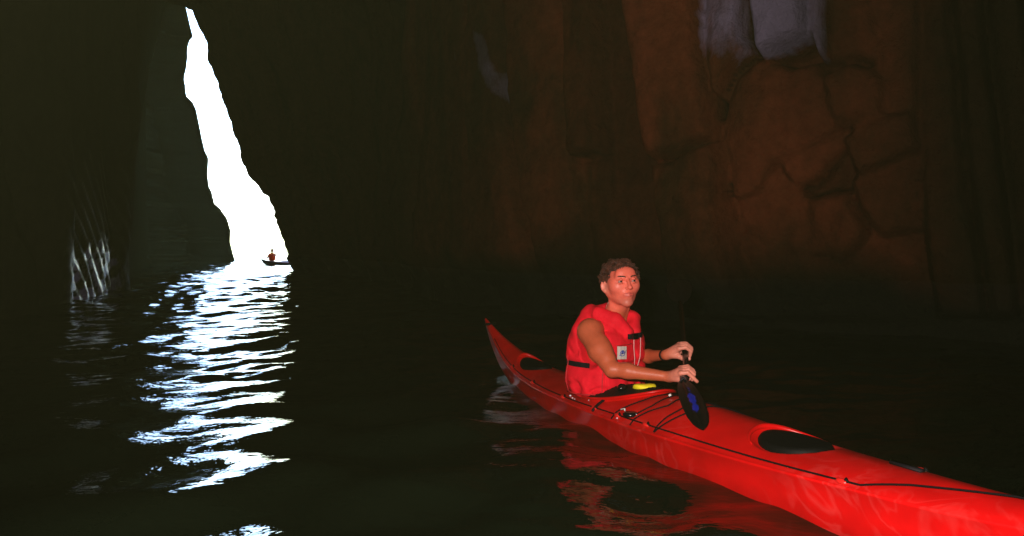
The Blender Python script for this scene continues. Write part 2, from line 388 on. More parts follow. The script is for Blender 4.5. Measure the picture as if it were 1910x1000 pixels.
    alg_shade = np.maximum(alg_shade, .6 * (front & (rid == 0)))  # gaps between the slabs tinted dark
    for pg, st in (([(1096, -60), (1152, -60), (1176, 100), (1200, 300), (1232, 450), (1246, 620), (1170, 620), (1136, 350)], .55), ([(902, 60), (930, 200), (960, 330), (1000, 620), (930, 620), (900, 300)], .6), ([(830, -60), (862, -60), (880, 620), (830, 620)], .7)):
        alg_shade = np.maximum(alg_shade, st * smooth(-18, 14, poly_dist(pxw, pyw, pg) + 12 * vnoise(px / 14, py / 40, 88)) * front)  # shade of the turned-away pillar faces painted as slanted stripes
    # vault: lean in with height
    lean = .0 * Z + .16 * np.maximum(Z - 5.5, 0) ** 1.35
    H = H + lean
    X = X + nx * H; Y = Y + ny * H
    # the edge of the opening follows the rock outline
    we = smooth(18, 31.5, pts2[:, 1])[:, None] * np.ones_like(Z)
    q = (Z - CAMH) / 33.0
    er = edge_ratio(R_EDGE, q) + (4.5 * vnoise(zs * 2.6, 0 * zs, 401) + 2.4 * vnoise(zs * 7, 0 * zs, 402) + 1.6 * vnoise(zs * 17, 0 * zs, 403))[None, :] / F
    k = len(u) - 1
    X0 = np.repeat(pts2[:, :1], len(zs), 1); Y0 = np.repeat(pts2[:, 1:], len(zs), 1)
    shift = (er - edge_ratio(R_EDGE, (0 - CAMH) / 33.0)) * 33.0
    damp = 1 - smooth(28, 33, pts2[:, 1])[:, None]
    Xe = X0 + (X - X0) * damp + shift * we; Ye = Y0 + (Y - Y0) * damp
    X = np.where(we > 0, Xe, X); Y = np.where(we > 0, Ye, Y)
    X[k] = er[k] * 33.0; Y[k] = 33.0
    for j in range(k + 1, len(pts2)):                     # the outer faces stay behind that edge
        dj = pts2[j, 1]; margin = pts2[j, 0] / dj - edge_ratio(R_EDGE, -CAMH / 33.0)
        X[j] = (edge_ratio(R_EDGE, (zs * (1 + (dj / 33 - 1) * 1.0) - CAMH) / dj) + max(margin, .004)) * dj
        Y[j] = dj; Z[j] = zs * (dj / 33.0) if dj < 61 else zs * 2
        Z[j] = np.where(zs < 0, zs, Z[j])
    V = np.stack([X, Y, Z], -1).reshape(-1, 3)
    nr, nc = X.shape; f = grid_faces(nr, nc)[:, ::-1]
    colr = np.stack([np.clip(pale, 0, 1.3), alg_shade, np.clip(.12 * alg_shade * (Z < .6), 0, 1)], -1).reshape(-1, 3)
    fr = rid.reshape(-1)[f]
    fid = np.where((fr == fr[:, :1]).all(1), fr[:, 0], fr.max(1))
    def sub(name, sel, parent=None):
        ff = f[sel]; used, inv = np.unique(ff, return_inverse=True)
        o = link_mesh(name, V[used], inv.reshape(-1, 4), ROCK_R, parent)
        attr_color(o, 'mineral_light', colr[used]); return o
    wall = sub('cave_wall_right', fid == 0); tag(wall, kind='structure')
    for i in range(1, len(SLABS) + 1):
        if (fid == i).sum() > 20: 
            o = sub('rock_slab', fid == i, wall)
            if SLABS[i - 1][3] > 0: o['label'] = 'pale lavender grey slab of rock'
right_wall()

def left_wall():
    poly = [(4, -16), (-4, -15), (-8.5, -9), (-8.4, 0), (-7.2, 8), (-7.7, 14.4), (-9.2, 18.5), (-12.2, 25), (-16.4, 34), (-21.2, 45), (-25.0, 55)]
    poly = chaikin(poly) + [(-23.8, 59.2), (-20.6, 60.0)]
    u, pts, cum = path_points(poly, .07)
    keep = ((pts[:, 1] > 8) & (pts[:, 1] < 22)) | (np.arange(len(u)) % 4 == 0); keep[-1] = True
    u = u[keep]; pts = pts[keep]
    out = [(-21.3, 62.5), (-28, 68), (-70, 85)]
    pts2 = np.vstack([pts, out]); u2 = np.concatenate([u, u[-1] + np.arange(1, 4) * 2.0])
    zs = np.concatenate([np.arange(-.8, 4.5, .06), np.arange(4.6, 19.5, .12), np.arange(19.8, 22.5, .3)])
    U, Z = np.meshgrid(u2, zs, indexing='ij')
    X = np.repeat(pts2[:, :1], len(zs), 1); Y = np.repeat(pts2[:, 1:], len(zs), 1); X0 = X.copy(); Y0 = Y.copy()
    tan = np.gradient(pts2, axis=0); tan /= np.linalg.norm(tan, axis=1)[:, None]
    nx = tan[:, 1:]; ny = -tan[:, :1]
    H = .5 * fbm(U / 3, Z / 4, 121, 5) + .1 * fbm(U / .6, Z / .8, 131, 4)
    s = U + .24 * Z
    pil = np.abs(((s / 2.3 + .5 * fbm(U / 3, Z / 5, 109, 2)) % 1) - .5) * 2
    H = H + .5 * (1 - pil ** 2)
    # wet ribs near the waterline at d ~ 14..17
    rib = np.abs((((U + 1.15 * Z) / .56 + .16 * fbm(U / 1.2, Z / 3.0, 119, 2)) % 1) - .5) * 2
    wr = smooth(12.6, 14.2, Y0) * smooth(18.2, 16.4, Y0)
    H = H * (1 - .85 * smooth(17, 23, Y0))
    H = H * (1 - .96 * wr) + wr * .050 * (1 - rib ** 1.4) * smooth(2.3, 1.0, Z)
    wet = wr * smooth(1.05, .45, Z + .9 * fbm(U / .6, Z / .7, 141, 3)) * (.25 + .75 * smooth(-.12, .12, vnoise(U / .22, Z / .13, 145)))
    streak = wr * .7 * smooth(.28, .05, rib) * smooth(2.8, .8, Z + fbm(U / .5, Z / .9, 151, 3))
    H = H + .10 * np.maximum(Z - 5, 0) ** 1.25 * (Y0 < 40)
    we = smooth(50, 59, pts2[:, 1])[:, None]
    X = X0 + nx * H * (1 - we); Y = Y0 + ny * H * (1 - we)
    er = edge_ratio(L_EDGE, (zs - CAMH) / 60.0) + (4.0 * vnoise(zs * 1.5, 0 * zs, 411) + 2.6 * vnoise(zs * 4, 0 * zs, 412) + 1.8 * vnoise(zs * 9, 0 * zs, 413)) / F; shift = (er - edge_ratio(L_EDGE, -CAMH / 60.0)) * 60
    X = X + we * shift[None, :]
    k = len(u) - 1; X[k] = er * 60; Y[k] = 60
    for j in range(k + 1, len(pts2)):
        dj = pts2[j, 1]; X[j] = (edge_ratio(L_EDGE, (zs - CAMH) / dj) - .006) * dj + (pts2[j, 0] + .35 * dj)*.8; Y[j] = dj
    V = np.stack([X, Y, Z], -1).reshape(-1, 3); f = grid_faces(*X.shape)
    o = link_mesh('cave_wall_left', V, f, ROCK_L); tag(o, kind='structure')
    alg_shade = np.maximum(smooth(1.2, .2, Z), 2 * smooth(19, 26, Y0))  # dark at the waterline; the far bay's shade put into the colour
    attr_color(o, 'mineral_light', np.stack([.85 * wet + .25 * streak, np.clip(.5 * alg_shade, 0, 1) * (1 - wet), np.clip(wet * 1.0 + .5 * streak, 0, 1)], -1).reshape(-1, 3))  # sky sheen of the wet ribs also put into the pale colour
left_wall()

def roof():
    xs = np.linspace(-48, 22, 90); ys = np.concatenate([np.linspace(-20, 32.5, 70), np.linspace(33.4, 61, 24)])
    X, Y = np.meshgrid(xs, ys, indexing='ij')
    base = np.where(Y < 33, 11.2 + .02 * Y, CAMH + (HY + 12) / F * Y + .5)
    Z = base + 1.2 * fbm(X / 4, Y / 4, 201, 4) * (Y < 32)
    f = grid_faces(*X.shape); cx = X.reshape(-1)[f].mean(1); cyy = Y.reshape(-1)[f].mean(1)
    f = f[~((cx > -15.3) & (cyy > 35.2))]          # opening shaped to light the far kayak and keep the bay dark
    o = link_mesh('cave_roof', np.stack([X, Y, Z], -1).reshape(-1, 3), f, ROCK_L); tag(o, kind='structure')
    attr_color(o, 'mineral_light', np.zeros((X.size, 3)))
roof()

# ------------------------------------------------------------------ kayak geometry
AX = math.radians(21.5); KD = np.array([math.sin(AX), -math.cos(AX), 0]); KN = np.array([-math.cos(AX), -math.sin(AX), 0])
K0 = np.array([.645, 4.05, 0.]); UP = np.array([0, 0, 1.])
def K(t_, l, z): return K0 + KD * t_ + KN * l + UP * z       # t towards the bow, l towards the camera side
T_ = [-2.32, -2.2, -2.03, -1.72, -1.4, -.86, -.3, .2, .7, 1.2, 1.6, 2.0, 2.4, 2.68, 2.8]
HB = [.004, .022, .045, .092, .142, .215, .262, .275, .262, .228, .186, .136, .078, .028, .004]
ZS = [.365, .315, .245, .150, .100, .085, .095, .105, .120, .140, .160, .185, .235, .300, .345]
ZR = [.372, .335, .285, .215, .165, .135, .145, .208, .215, .195, .205, .225, .262, .315, .352]
ZK = [.33, .20, .08, -.03, -.08, -.11, -.12, -.12, -.12, -.11, -.09, -.06, .02, .18, .30]
WR = [.3, .35, .5, .72, .85, .9, .9, .9, .9, .9, .88, .82, .6, .35, .3]
def cub(xs, ys, x):   # monotone-ish smooth interpolation
    x = np.asarray(x, float); xs = np.array(xs); ys = np.array(ys)
    m = np.gradient(ys, xs); i = np.clip(np.searchsorted(xs, x) - 1, 0, len(xs) - 2)
    h = xs[i + 1] - xs[i]; s = np.clip((x - xs[i]) / h, 0, 1)
    return (2 * s**3 - 3 * s**2 + 1) * ys[i] + (s**3 - 2 * s**2 + s) * h * m[i] + (-2 * s**3 + 3 * s**2) * ys[i + 1] + (s**3 - s**2) * h * m[i + 1]
def hatch_cut(t_, l):
    r = 0
    return r
def deck_z(t_, l):
    B = np.maximum(cub(T_, HB, t_), .003); zs = cub(T_, ZS, t_); zr = cub(T_, ZR, t_)
    q = np.clip(np.abs(l) / B, 0, 1)
    z = zs + (zr - zs) * (1 - q ** 1.7) + .012 * (1 - q ** 10) 
    for tc_, a, bb in HATCHES:                       # recess around each hatch
        r = np.hypot((t_ - tc_) / a, l / bb)
        z = z - .016 * smooth(1.22, 1.04, r)
    return z
HATCHES = [(1.14, .150, .122), (-1.33, .17, .090)]
CO_T, CO_A, CO_B = -.15, .37, .195       # cockpit
def coaming(ang):
    t_ = CO_T + CO_A * np.cos(ang); l = CO_B * np.sin(ang) * (1 - .10 * np.cos(ang)); return t_, l

def build_hull(parent, mtl, Kf, deckmat=None):
    ts = np.unique(np.concatenate([np.linspace(-2.32, 2.8, 150), np.linspace(.9, 1.5, 40), np.linspace(-1.6, -1.05, 34), np.linspace(-.66, .26, 60)]))
    # hull: keel -> chine -> waterline -> sheer on both sides
    prof = [(0, 0), (.35, .05), (.62, .14), (.80, .30), (.90, .50), (.965, .74), (1.0, 1.0)]
    V = []
    for t_ in ts:
        B = float(cub(T_, HB, t_)); zk = float(cub(T_, ZK, t_)); zs = float(cub(T_, ZS, t_)); wr = float(cub(T_, WR, t_))
        half = []
        for (a, b_) in prof:
            aa = a * (wr + (1 - wr) * a ** 3); half.append((aa * B, zk + (zs - zk) * b_))
        half.append((B * 1.0 + .004, zs + .004)); half.append((B * 1.0 + .003, zs + .011)); half.append((B * .995 - .001, zs + .013))
        V.append([(-l, z) for l, z in half[::-1]] + [(l, z) for l, z in half[1:]])
    n = len(V[0]); verts = [Kf(ts[i], l, z) for i in range(len(ts)) for l, z in V[i]]
    f = grid_faces(len(ts), n)
    o = link_mesh('hull', verts, f, mtl, parent)
    # deck with a cockpit opening
    ls = np.linspace(-1, 1, 57); Vd = []
    for t_ in ts:
        B = float(cub(T_, HB, t_))
        for s in ls:
            l = s * B; Vd.append((t_, l, float(deck_z(t_, l)) if abs(s) < .999 else float(cub(T_, ZS, t_)) + .012))
    Vd = np.array(Vd); f = grid_faces(len(ts), len(ls))
    # pull the vertices next to the cockpit outline onto it, drop what is inside
    e = np.hypot((Vd[:, 0] - CO_T) / CO_A, Vd[:, 1] / CO_B / (1 - .10 * np.clip((Vd[:, 0] - CO_T) / CO_A, -1, 1)))
    inside = e < .97
    keep = ~(inside[f].all(1))
    sc_ = np.where((e > .86) & (e < .97), .97 / e, 1.0)
    Vd[:, 0] = CO_T + (Vd[:, 0] - CO_T) * sc_; Vd[:, 1] *= sc_
    vw = np.array([Kf(a, b_, c) for a, b_, c in Vd])
    d = link_mesh('deck', vw, f[keep][:, ::-1], deckmat or mtl, parent)
    return o, d

kayak = bpy.data.objects.new('kayak', None); col.objects.link(kayak)
tag(kayak, 'glossy red sea kayak with black deck lines floating in the foreground', 'kayak')
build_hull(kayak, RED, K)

# coaming rim
mb = MB(); A_ = np.linspace(0, 2 * PI, 73)[:-1]; ring = []
for a in A_:
    t_, l = coaming(a); z = float(deck_z(t_, l)); raise_ = .014 + .004 * math.cos(a)
    ring.append([(t_, l, z - .012), (t_ , l, z + raise_), (CO_T + (t_ - CO_T) * 1.05, l * 1.09, z + raise_ + .008), (CO_T + (t_ - CO_T) * 1.055, l * 1.10, z + raise_ - .004), (CO_T + (t_ - CO_T) * .985, l * .97, z + raise_ - .008), (CO_T + (t_ - CO_T) * .98, l * .97, z - .03)])
vs = [K(*p) for r in ring for p in r]; k = 6; nA = len(ring)
fs = [(i * k + j, ((i + 1) % nA) * k + j, ((i + 1) % nA) * k + (j + 1) % k, i * k + (j + 1) % k) for i in range(nA) for j in range(k)]
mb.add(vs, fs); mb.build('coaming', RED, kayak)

def on_deck(px, py, lift=0.0):
    """the spot on the deck where a line of sight meets it"""
    o_ = np.array([0, 0, CAMH]); dr = np.array([(px - 955) / F, 1, -(py - HY) / F])
    best = None
    for s in np.arange(1.5, 6.6, .004):
        p = o_ + dr * s; q = p - K0; t_ = q @ KD; l = q @ KN
        if -2.3 < t_ < 2.78 and abs(l) < float(cub(T_, HB, t_)) * 1.0:
            if p[2] < float(deck_z(t_, l)) + lift: return np.array([t_, l])
    return None

def cordline(uv, r, name, m=CORD, lift=None, n=10, seg=6):
    lift = r + .003 if lift is None else lift
    uv = [np.array(q, float) for q in uv]; pts = []
    for a, b_ in zip(uv[:-1], uv[1:]):
        for s in np.linspace(0, 1, n, endpoint=False): pts.append(a + (b_ - a) * s)
    pts.append(uv[-1])
    return MB().tube([K(p[0], p[1], float(deck_z(p[0], p[1])) + (r if lift is None else lift)) for p in pts], r, seg).build(name, m, kayak)

# perimeter deck lines, both sides
for sgn in (1, -1):
    tt = np.linspace(-2.0, 1.62, 60); uv = [(t_, sgn * (float(cub(T_, HB, t_)) * .90)) for t_ in tt]
    tail = [(1.75, sgn * .10), (1.88, sgn * .055), (2.02, sgn * .012), (2.3, 0.006 * sgn), (2.55, .003 * sgn)]
    if sgn < 0: uv, tail = [q for q in uv if q[0] < .95], []
    cordline(uv + tail, .0033, 'deck_line', n=3, lift=.009)
# recessed fittings carrying the lines
def fitting(t_, l):
    c = K(t_, l, float(deck_z(t_, l)) + .004)
    o = MB().ball(c, (.026, .013, .010), 12, 6, axes=[KD, KN, UP]).build('deck_fitting', RED_DK, kayak)
    e = MB().tube([c + KD * .012 + UP * .002, c + KD * .018 + UP * .013, c + KD * .026 + UP * .002], .0055, 6).build('cord_eye', BLACK, o)
    return o
for t_ in (-1.45, -.95, -.42, -.02, .22, .47, 1.55):
    for sgn in (1, -1): fitting(t_, sgn * float(cub(T_, HB, t_)) * .89)
# shock cords over the foredeck
def across(t0, t1, t2, r=.0045):
    l0 = float(cub(T_, HB, t0)) * .88; l2 = float(cub(T_, HB, t2)) * .88
    s = np.linspace(0, 1, 9); uv = []
    for q in s:
        t_ = (1 - q) ** 2 * t0 + 2 * q * (1 - q) * t1 + q * q * t2; uv.append((t_, l0 + (-l2 - l0) * q))
    cordline(uv, r, 'bungee_cord', n=4)
for pp, tf in (([(1140, 783), (1150, 771), (1162, 764), (1200, 749), (1240, 738)], .10), ([(1187, 775), (1215, 760), (1251, 742)], .16), ([(1175, 796), (1183, 784), (1210, 770), (1246, 759)], .30), ([(1219, 809), (1227, 796), (1243, 781), (1262, 770)], .46), ([(1220, 809), (1240, 793), (1266, 779), (1290, 770)], .62)):
    uv = [on_deck(*p_) for p_ in pp]; uv = [q for q in uv if q is not None]
    if len(uv) > 1: cordline(uv + [np.array([tf, -float(cub(T_, HB, tf)) * .88])], .0033, 'bungee_cord', n=6, lift=.005)
# spare end of webbing from the coaming
a = on_deck(1105, 770); b_ = on_deck(1138, 742)
cordline([a, (a + b_) / 2, b_], .007, 'grab_strap', BELT, lift=.008)
# deck compass and toggle
c = on_deck(1176, 775)
if c is not None:
    cc = K(c[0], c[1], float(deck_z(*c)) + .006)
    cp = MB().tube([cc - UP * .008, cc + UP * .004, cc + UP * .010, cc + UP * .011], [.036, .036, .028, .004], 24).build('deck_pump_cap', BLACKG, kayak)
    MB().tube([cc - KD * .036 - KN * -.01 + UP * .012, cc - KD * .052 + UP * .016, cc - KD * .07 + KN * .012 + UP * .010], .0035, 6).build('lanyard', WHITE, cp)
c = on_deck(1250, 741)
if c is not None:
    cc = K(c[0], c[1], float(deck_z(*c)) + .010)
    MB().tube([cc - KD * .012 - KN * .010, cc + KD * .012 + KN * .010], .006, 10).build('cord_toggle', WHITE, kayak)
# hatch lids
for i, (tc_, a_, b_) in enumerate(HATCHES):
    mb = MB(); R_ = [1.0, 1.0, .94, .86, .6, .3, .02]; Zs = [-.03, .006, .018, .018, .022, .025, .026]; vs = []
    for rr, zz in zip(R_, Zs):
        for a in np.linspace(0, 2 * PI, 49)[:-1]:
            t_ = tc_ + a_ * rr * math.cos(a); l = b_ * rr * math.sin(a); zb = float(deck_z(t_, l)) * .6 + .4 * float(deck_z(tc_, 0))
            vs.append(K(t_, l, zb + zz))
    n = 48; fs = [(i_ * n + j, i_ * n + (j + 1) % n, (i_ + 1) * n + (j + 1) % n, (i_ + 1) * n + j) for i_ in range(len(R_) - 1) for j in range(n)]
    mb.add(vs, fs); mb.build('hatch_cover', BLACK, kayak)
    # raised lip of the recess on the side away from the bow
    A2 = np.linspace(PI * .62, PI * 1.5, 22); pts = []; rad = []
    for a in A2:
        t_ = tc_ + a_ * 1.2 * math.cos(a); l = b_ * 1.28 * math.sin(a); pts.append(K(t_, l, float(deck_z(t_, l)) + .004)); rad.append(.002 + .009 * math.sin(PI * (a - A2[0]) / (A2[-1] - A2[0])))
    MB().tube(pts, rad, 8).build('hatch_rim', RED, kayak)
# carrying toggle at the bow and stern
for t_ in (2.66, -2.2):
    c = K(t_, 0, float(cub(T_, ZR, t_)) + .012); MB().tube([c - KN * .04, c + KN * .04], .010, 8).build('carry_toggle', BLACK, kayak)
# small black strap on the far foredeck
c = K(1.62, -.03, float(deck_z(1.62, -.03)) + .008)
MB().box(c, [KD, KN, UP], (.06, .012, .004)).build('deck_strap', BELT, kayak)
# seat inside
mb = MB(); vs = []
for i, (t_, z) in enumerate([(-.49, .09), (-.47, .04), (-.43, -.04), (-.30, -.05), (-.10, -.01)]):
    for l in (-.17, -.1, 0, .1, .17): vs.append(K(t_, l, z + .04 * abs(l / .17) ** 2))
mb.add(vs, grid_faces(5, 5)); mb.build('seat', BLACK, kayak)

# ------------------------------------------------------------------ implicit surfaces
class SDF:
    def __init__(s, ax):
        s.ax = [a.astype(np.float32) for a in ax]; s.D = np.full([len(a) for a in ax], .2, np.float32)
    def region(s, lo, hi):
        sl = []
        for a, l, h in zip(s.ax, lo, hi):
            i0 = max(0, np.searchsorted(a, l) - 1); i1 = min(len(a), np.searchsorted(a, h) + 1); sl.append(slice(i0, max(i1, i0 + 1)))
        g = np.meshgrid(*[a[x] for a, x in zip(s.ax, sl)], indexing='ij', sparse=True); return tuple(sl), g
    def _apply(s, sl, d, k, sub=False):
        D = s.D[sl]
        if sub:
            h = np.clip(.5 - .5 * (D + d) / k, 0, 1); s.D[sl] = D * (1 - h) - d * h + k * h * (1 - h)
        else:
            h = np.clip(.5 + .5 * (D - d) / k, 0, 1); s.D[sl] = D * (1 - h) + d * h - k * h * (1 - h)
    def cap(s, a, b, ra, rb=None, k=.012, sub=False):
        rb = ra if rb is None else rb; a = np.array(a, float); b = np.array(b, float); m = max(ra, rb) + k + .03
        sl, g = s.region(np.minimum(a, b) - m, np.maximum(a, b) + m); e = b - a; L2 = max(e @ e, 1e-9)
        q = [g[i] - a[i] for i in range(3)]
        h = np.clip((q[0] * e[0] + q[1] * e[1] + q[2] * e[2]) / L2, 0, 1)
        d = np.sqrt((q[0] - e[0] * h) ** 2 + (q[1] - e[1] * h) ** 2 + (q[2] - e[2] * h) ** 2) - (ra + (rb - ra) * h)
        s._apply(sl, d.astype(np.float32), k, sub)
    def ell(s, c, r, axes, k=.012, sub=False, p=2):
        c = np.array(c, float); A = np.array(axes, float); m = max(r) + k + .03
        sl, g = s.region(c - m, c + m); q = [g[i] - c[i] for i in range(3)]; u = []
        for j in range(3): u.append((q[0] * A[j][0] + q[1] * A[j][1] + q[2] * A[j][2]) / r[j])
        if p == 2:
            n = np.sqrt(u[0]**2 + u[1]**2 + u[2]**2); g1 = np.sqrt((u[0]/r[0])**2 + (u[1]/r[1])**2 + (u[2]/r[2])**2) + 1e-6
            d = n * (n - 1) / g1
        else:
            n = (np.abs(u[0])**p + np.abs(u[1])**p + np.abs(u[2])**p) ** (1 / p); d = (n - 1) * min(r)
        s._apply(sl, d.astype(np.float32), k, sub)
    def mesh(s):
        D = s.D; ax = s.ax; S = D < 0
        c = [S[:-1, :-1, :-1], S[1:, :-1, :-1], S[:-1, 1:, :-1], S[1:, 1:, :-1], S[:-1, :-1, 1:], S[1:, :-1, 1:], S[:-1, 1:, 1:], S[1:, 1:, 1:]]
        al = c[0].copy(); an = c[0].copy()
        for q in c[1:]: al &= q; an |= q
        act = an & ~al; I = np.argwhere(act); idm = np.full(act.shape, -1, np.int64); idm[act] = np.arange(len(I))
        off = np.array([(0,0,0),(1,0,0),(0,1,0),(1,1,0),(0,0,1),(1,0,1),(0,1,1),(1,1,1)])
        vals = np.stack([D[I[:,0]+o[0], I[:,1]+o[1], I[:,2]+o[2]] for o in off], 1)
        pos = np.stack([np.stack([ax[j][I[:, j] + o[j]] for j in range(3)], -1) for o in off], 1)
        acc = np.zeros((len(I), 3)); cnt = np.zeros(len(I))
        E_ = [(0,1),(2,3),(4,5),(6,7),(0,2),(1,3),(4,6),(5,7),(0,4),(1,5),(2,6),(3,7)]
        for a, b in E_:
            va = vals[:, a]; vb = vals[:, b]; m = (va < 0) != (vb < 0)
            t_ = np.where(m, va / np.where(m, va - vb, 1), 0)
            p = pos[:, a] + (pos[:, b] - pos[:, a]) * t_[:, None]; acc += np.where(m[:, None], p, 0); cnt += m
        V = acc / cnt[:, None]; Fs = []
        nx, ny, nz = D.shape
        for axis in range(3):
            o = [0, 0, 0]; o[axis] = 1
            A = S[:nx - o[0], :ny - o[1], :nz - o[2]]; B = S[o[0]:, o[1]:, o[2]:]; ch = np.argwhere(A != B)
            b1, b2 = [j for j in range(3) if j != axis]
            ok = (ch[:, b1] > 0) & (ch[:, b2] > 0) & (ch[:, b1] < D.shape[b1] - 1) & (ch[:, b2] < D.shape[b2] - 1); ch = ch[ok]
            def idx(d1, d2):
                q = ch.copy(); q[:, b1] -= d1; q[:, b2] -= d2; return idm[q[:, 0], q[:, 1], q[:, 2]]
            quad = np.stack([idx(1, 1), idx(0, 1), idx(0, 0), idx(1, 0)], 1)
            fl_ = A[ch[:, 0], ch[:, 1], ch[:, 2]]
            if axis == 1: fl_ = ~fl_
            quad[~fl_] = quad[~fl_][:, ::-1]; Fs.append(quad)
        return V, np.concatenate(Fs)

def axis(lo, hi, fine, h, hf):
    out = [lo]
    while out[-1] < hi:
        x = out[-1]; f_ = any(a - h <= x <= b for a, b in fine); out.append(x + (hf if f_ else h))
    return np.array(out)

# ------------------------------------------------------------------ the paddler
TY = math.radians(48)                              # the way the chest faces
FW = np.array([math.sin(TY), -math.cos(TY), 0]); RT = np.array([-math.cos(TY), -math.sin(TY), 0])   # RT: his right
TB = P(1132, 760, 4.30); TB[2] = 0.0
def T(r, f, u): return TB + RT * r + FW * (f + .05 * (u - .1)) + UP * u
HYAW = math.radians(13)
HF = np.array([math.sin(HYAW), -math.cos(HYAW), 0]); HR = np.array([-math.cos(HYAW), -math.sin(HYAW), 0])
pit = math.radians(3); HF2 = HF * math.cos(pit) + UP * math.sin(pit); HU = UP * math.cos(pit) - HF * math.sin(pit)
roll = math.radians(3); HR2 = HR * math.cos(roll) - HU * math.sin(roll); HU = HU * math.cos(roll) + HR * math.sin(roll); HF = HF2; HR = HR2
HC = P(1158.5, 534, 4.20); HS = 1.06
def Hd(x, y, z): return HC + (HR * x * HS * 1.05 + HF * y * HS * 1.0 + HU * z * HS * .94)
HAX = [HR, HF, HU]

RSH = P(1100, 619, 4.13); REL = P(1141, 689, 3.96); RWR = P(1249, 703, 3.86)
LSH = RSH - RT * .35 ; LEL = np.array([.705, 4.40, .325]); LWR = P(1243, 662, 4.13)
HANDL = P(1277, 656, 4.10); HANDR = P(1281, 702, 3.80); SA = HANDR - HANDL; SA /= np.linalg.norm(SA)    # shaft direction, towards us
E1 = np.array([1, 0, 0.]); E1 -= SA * (E1 @ SA); E1 /= np.linalg.norm(E1); E2 = np.cross(E1, SA); 
if E2[2] < 0: E2 = -E2

